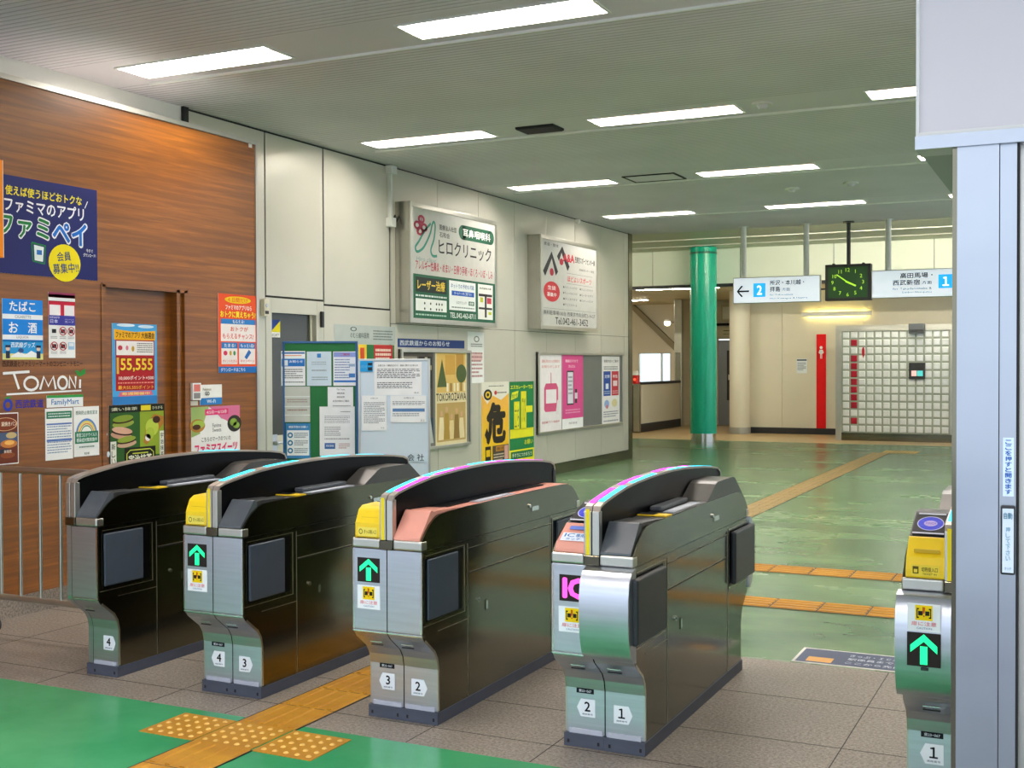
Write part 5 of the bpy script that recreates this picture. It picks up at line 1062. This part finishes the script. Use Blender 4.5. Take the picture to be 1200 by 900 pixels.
# red restroom sign, small notice
q = MB(); q.sheet(.21, 2.15, '#e01418', .02); q.rect(0, 0, 1, 1, '#e01418', 1); q.ell(.5, .86, .16, .016, '#f4f0f0', 2); q.poly([(.5-.28, .805), (.5-.16, .838), (.5+.16, .838), (.5+.28, .805), (.5, .785)], '#f4f0f0', 2); q.rect(.40, .745, .48, .80, '#f4f0f0', 2); q.rect(.52, .745, .60, .80, '#f4f0f0', 2)
tag(q.build('restroom_sign', loc=(-5.42, 26.88, .11)), 'tall narrow red sign with a white figure on the cream wall', 'sign')
q = MB(); q.sheet(.24, .33, '#dfe6ea', .01); q.rect(.04, .86, .96, .96, '#44586c', 1); q.lines(.1, .2, .9, .78, 6, '#5c7488', 1)
tag(q.build('wall_notice', loc=(-5.87, 26.89, 1.38)), 'small pale notice left of the tall red sign', 'notice')
q = MB(); q.sheet(.55, .22, '#d8d4b4', .02); q.lines(.1, .55, .9, .8, 1, '#4c4c44', 1); q.lines(.1, .2, .7, .35, 1, '#6c6c64', 1)
tag(q.build('door_sign', loc=(-8.55, 30.17, 2.32)), 'cream sign plate above the far grey door', 'sign')
b = MB(); b.box(0, .36, -.2, 0, 0, .42, mat('wall_box_cream', '#c4bda0', .5, noise=((4, 4, 4), .04, 1))); b.box(.04, .32, -.205, -.2, .05, .36, WHITEP); tag(b.build('wall_box', loc=(-8.5, 30.19, 2.72), bevel=.01), 'cream wall box high above the far grey door', 'box')
b = MB(); b.box(-9.2, -7.4, 30.05, 30.18, 2.6, 2.66, SEAM)
struct(b.build('trim_12'))

# glass block partition
t = tag(empty('glass_block_partition', (-4.66, 25.1, 0)), 'steel framed wall of white glass blocks with one column of red blocks', 'partition')
b = MB(); b.box(0, 2.3, -.03, .1, 2.27, 2.39, ALU); b.box(0, .12, -.03, .1, 0, 2.27, ALU); b.box(.12, 2.3, -.03, .1, .0, .16, STEELD); b.box(2.25, 2.3, -.03, .1, .16, 2.27, ALU); b.build('partition_frame', t)
GBM = mat('frosted_glass_block', '#eceeee', .12, 0, noise=((5, 5, 5), .05, 2), bump=((14, 14, 14), .3, .02), coat=.5)
GBR = mat('red_glass_block', '#a8102c', .15, 0, noise=((5, 5, 5), .05, 2), coat=.5)
GRT = mat('glass_block_joint', '#a3aa9c', .5, noise=((5, 5, 5), .05, 2))
b = MB(); b.box(.12, 2.25, 0, .08, .16, 2.27, GRT)
pch = .1625
for i in range(13):
    for k in range(13):
        x0, z0 = .125+i*pch, .165+k*.162
        if x0+pch > 2.26: continue
        m = GBR if i == 1 and k in (1, 3, 4, 5, 6, 7, 8, 9, 11) else GBM
        g_ = .017; x1, z1 = x0+pch-g_, z0+.162-g_; x0 += g_; z0 += g_; e = .014
        b.add([(x0, 0, z0), (x1, 0, z0), (x1, 0, z1), (x0, 0, z1), (x0+e, -.016, z0+e), (x1-e, -.016, z0+e), (x1-e, -.016, z1-e), (x0+e, -.016, z1-e)], [(0, 1, 5, 4), (1, 2, 6, 5), (2, 3, 7, 6), (3, 0, 4, 7), (4, 5, 6, 7)], m)
b.build('glass_blocks', t)
q = MB(); q.sheet(.06, .24, '#f0eee8', .004) ; q = MB(); q.W, q.H = .06, .22; q.prism([(.03+.03*math.cos(a*math.pi/6)*(1), .12+.1*math.sin(a*math.pi/6)) for a in range(12)], 0, .005, ink('#b0182c'), axis='y'); q.rect(.35, 0, .65, .3, '#b0182c', 1)
tag(q.build('figure_mark', loc=(-4.13, 25.07, 1.72)), 'small red figure mark on the glass blocks', 'mark')
t = tag(empty('wall_terminal', (-3.19, 25.06, 1.28)), 'black square terminal with coloured screen on the glass blocks', 'terminal')
b = MB(); b.box(0, .31, -.06, .02, 0, .33, DARK); b.build('terminal_body', t, bevel=.008); b = MB(); b.box(.05, .15, -.065, -.06, .06, .17, glow('#e8b8b4', .6)); b.box(.16, .27, -.065, -.06, .06, .17, glow('#4cc0c0', .6)); b.build('screen', t)
b = MB(); b.box(0, .3, -.12, .02, 0, .2, SLATE); b.box(.02, .28, -.13, -.12, .04, .08, DARK); tag(b.build('speaker_box', loc=(-3.19, 25.06, 2.20), bevel=.006), 'dark grey box mounted at the top of the glass block wall', 'speaker')

# ------------------------------------------------------------------ hanging signs and clock
SY = 18.65
def hanging(x0, x1, z0, z1, label, draw):
    t = tag(empty('platform_sign', (x0, SY, z0)), label, 'sign')
    W, H = x1-x0, z1-z0; b = MB(); b.box(0, W, 0, .1, 0, H, ALU); b.build('sign_case', t, bevel=.008)
    f = mat('sign_face_glow', '#e6eef6', .5, emit='#e4eefa', strength=.42, noise=((2, 2, 2), .02, 1))
    q = MB(); q.W, q.H = W, H; q.box(.015, W-.015, -.004, 0, .015, H-.015, f); draw(q); 
    q.v = [(a, b_-.004 if b_ < -.0001 and b_ > -.004 else b_, c) for a, b_, c in q.v]; q.build('sign_face', t)
    return t
def s2(q):
    q.line([(.19, .47), (.06, .47)], .028, '#20242a', 1); q.line([(.11, .68), (.055, .47), (.11, .26)], .028, '#20242a', 1)
    q.rect(.24, .24, .38, .76, glow('#189ae8', .9), 1); q.text('2', .28, .32, .34, .68, glow('#f4f8fc', .9), 2, .02)
    q.text('所沢・本川越・', .43, .66, .82, .86, '#2c3036', 1, .02); q.text('拝島', .43, .42, .55, .62, '#2c3036', 1, .02); q.text('方面', .57, .44, .66, .56, '#3a4048', 1); q.text('for Tokorozawa,', .43, .26, .70, .35, '#8a9098', 1); q.text('Hon-Kawagoe & Haijima', .43, .12, .86, .21, '#8a9098', 1)
def s1_(q):
    q.rect(.74, .30, .90, .78, glow('#189ae8', .9), 1); q.text('１', .785, .38, .855, .70, glow('#f4f8fc', .9), 2, .02)
    q.text('高田馬場・', .32, .68, .68, .88, '#2c3036', 1, .02); q.text('西武新宿', .24, .44, .54, .64, '#2c3036', 1, .02); q.text('方面', .56, .46, .67, .58, '#3a4048', 1); q.text('for Takadanobaba &', .24, .28, .67, .37, '#8a9098', 1); q.text('Seibu-Shinjuku', .34, .14, .67, .23, '#8a9098', 1)
hanging(-5.09, -3.70, 2.565, 2.985, 'hanging white sign with a left arrow and blue platform number 2', s2)
hanging(-2.93, -1.62, 2.59, 3.02, 'hanging white sign with blue platform number 1, right of the clock', s1_)
def hpole(x, z, m, w_, lab): 
    b = MB(); b.tube((0, 0, 0), (0, 0, ZC-z), w_, m, 16); b.tube((0, 0, ZC-z-.02), (0, 0, ZC-z), w_+.03, m, 16); tag(b.build('hanging_pole', loc=(x, SY+.05, z+.012), smooth=True), lab, 'pole')
hpole(-4.93, 2.98, WHITEP, .045, 'white pole holding the left end of the platform 2 sign'); hpole(-3.93, 2.98, WHITEP, .045, 'white pole holding the right end of the platform 2 sign'); hpole(-2.69, 3.01, WHITEP, .045, 'white pole holding the platform 1 sign')
t = tag(empty('hanging_clock', (-3.63, SY, 2.575)), 'square dark clock with glowing green dial hanging between platform signs', 'clock')
b = MB(); b.box(0, .69, 0, .16, 0, .56, mat('dark_clock_case', '#2a2a26', .45, noise=((8, 8, 8), .1, 1))); b.box(.1, .14, .04, .12, .56, .58, DARK); b.box(.55, .59, .04, .12, .56, .58, DARK); b.build('clock_case', t, bevel=.01)
q = MB(); q.W, q.H = .69, .56; q.box(.05, .64, -.003, 0, .045, .515, mat('clock_dial_glow', '#163c10', .4, emit='#143c0c', strength=.5, noise=((4, 4, 4), .05, 1)))
NG = glow('#9ccc30', .85)
for h in range(1, 13):
    a = math.radians(90-h*30); q.text(str(h), .5+.335*math.cos(a)-.032*(1+(h > 9)*.5), .5+.34*math.sin(a)-.05, .5+.335*math.cos(a)+.032*(1+(h > 9)*.5), .5+.34*math.sin(a)+.05, NG, 6, .0, keep=True)
q.build('clock_dial', t)
q = MB(); q.W, q.H = .69, .56
for deg, ln, wd in ((90-115.5, .20, .026), (90-306, .30, .018)):
    a = math.radians(deg); dx_, dz_ = math.cos(a), math.sin(a)*.69/.56
    q.line([(.5-.05*dx_, .5-.05*dz_), (.5+ln*dx_, .5+ln*dz_)], wd, NG, 12)
q.build('clock_hands', t)
b = MB(); b.tube((.345, .08, .56), (.345, .08, ZC-2.575), .03, DARK, 16); b.tube((.345, .08, ZC-2.595), (.345, .08, ZC-2.575), .085, DARK, 20); b.build('clock_pole', t, smooth=True)
b = MB(); b.box(-3.70, -3.63, SY+.04, SY+.07, 2.75, 2.775, DARK); tag(b.build('sign_link', ), 'short dark bar joining the platform 2 sign to the clock', 'bar')
b = MB(); b.box(-2.94, -2.93, SY+.04, SY+.07, 2.75, 2.775, DARK); tag(b.build('sign_link', ), 'short dark bar joining the clock to the platform 1 sign', 'bar')
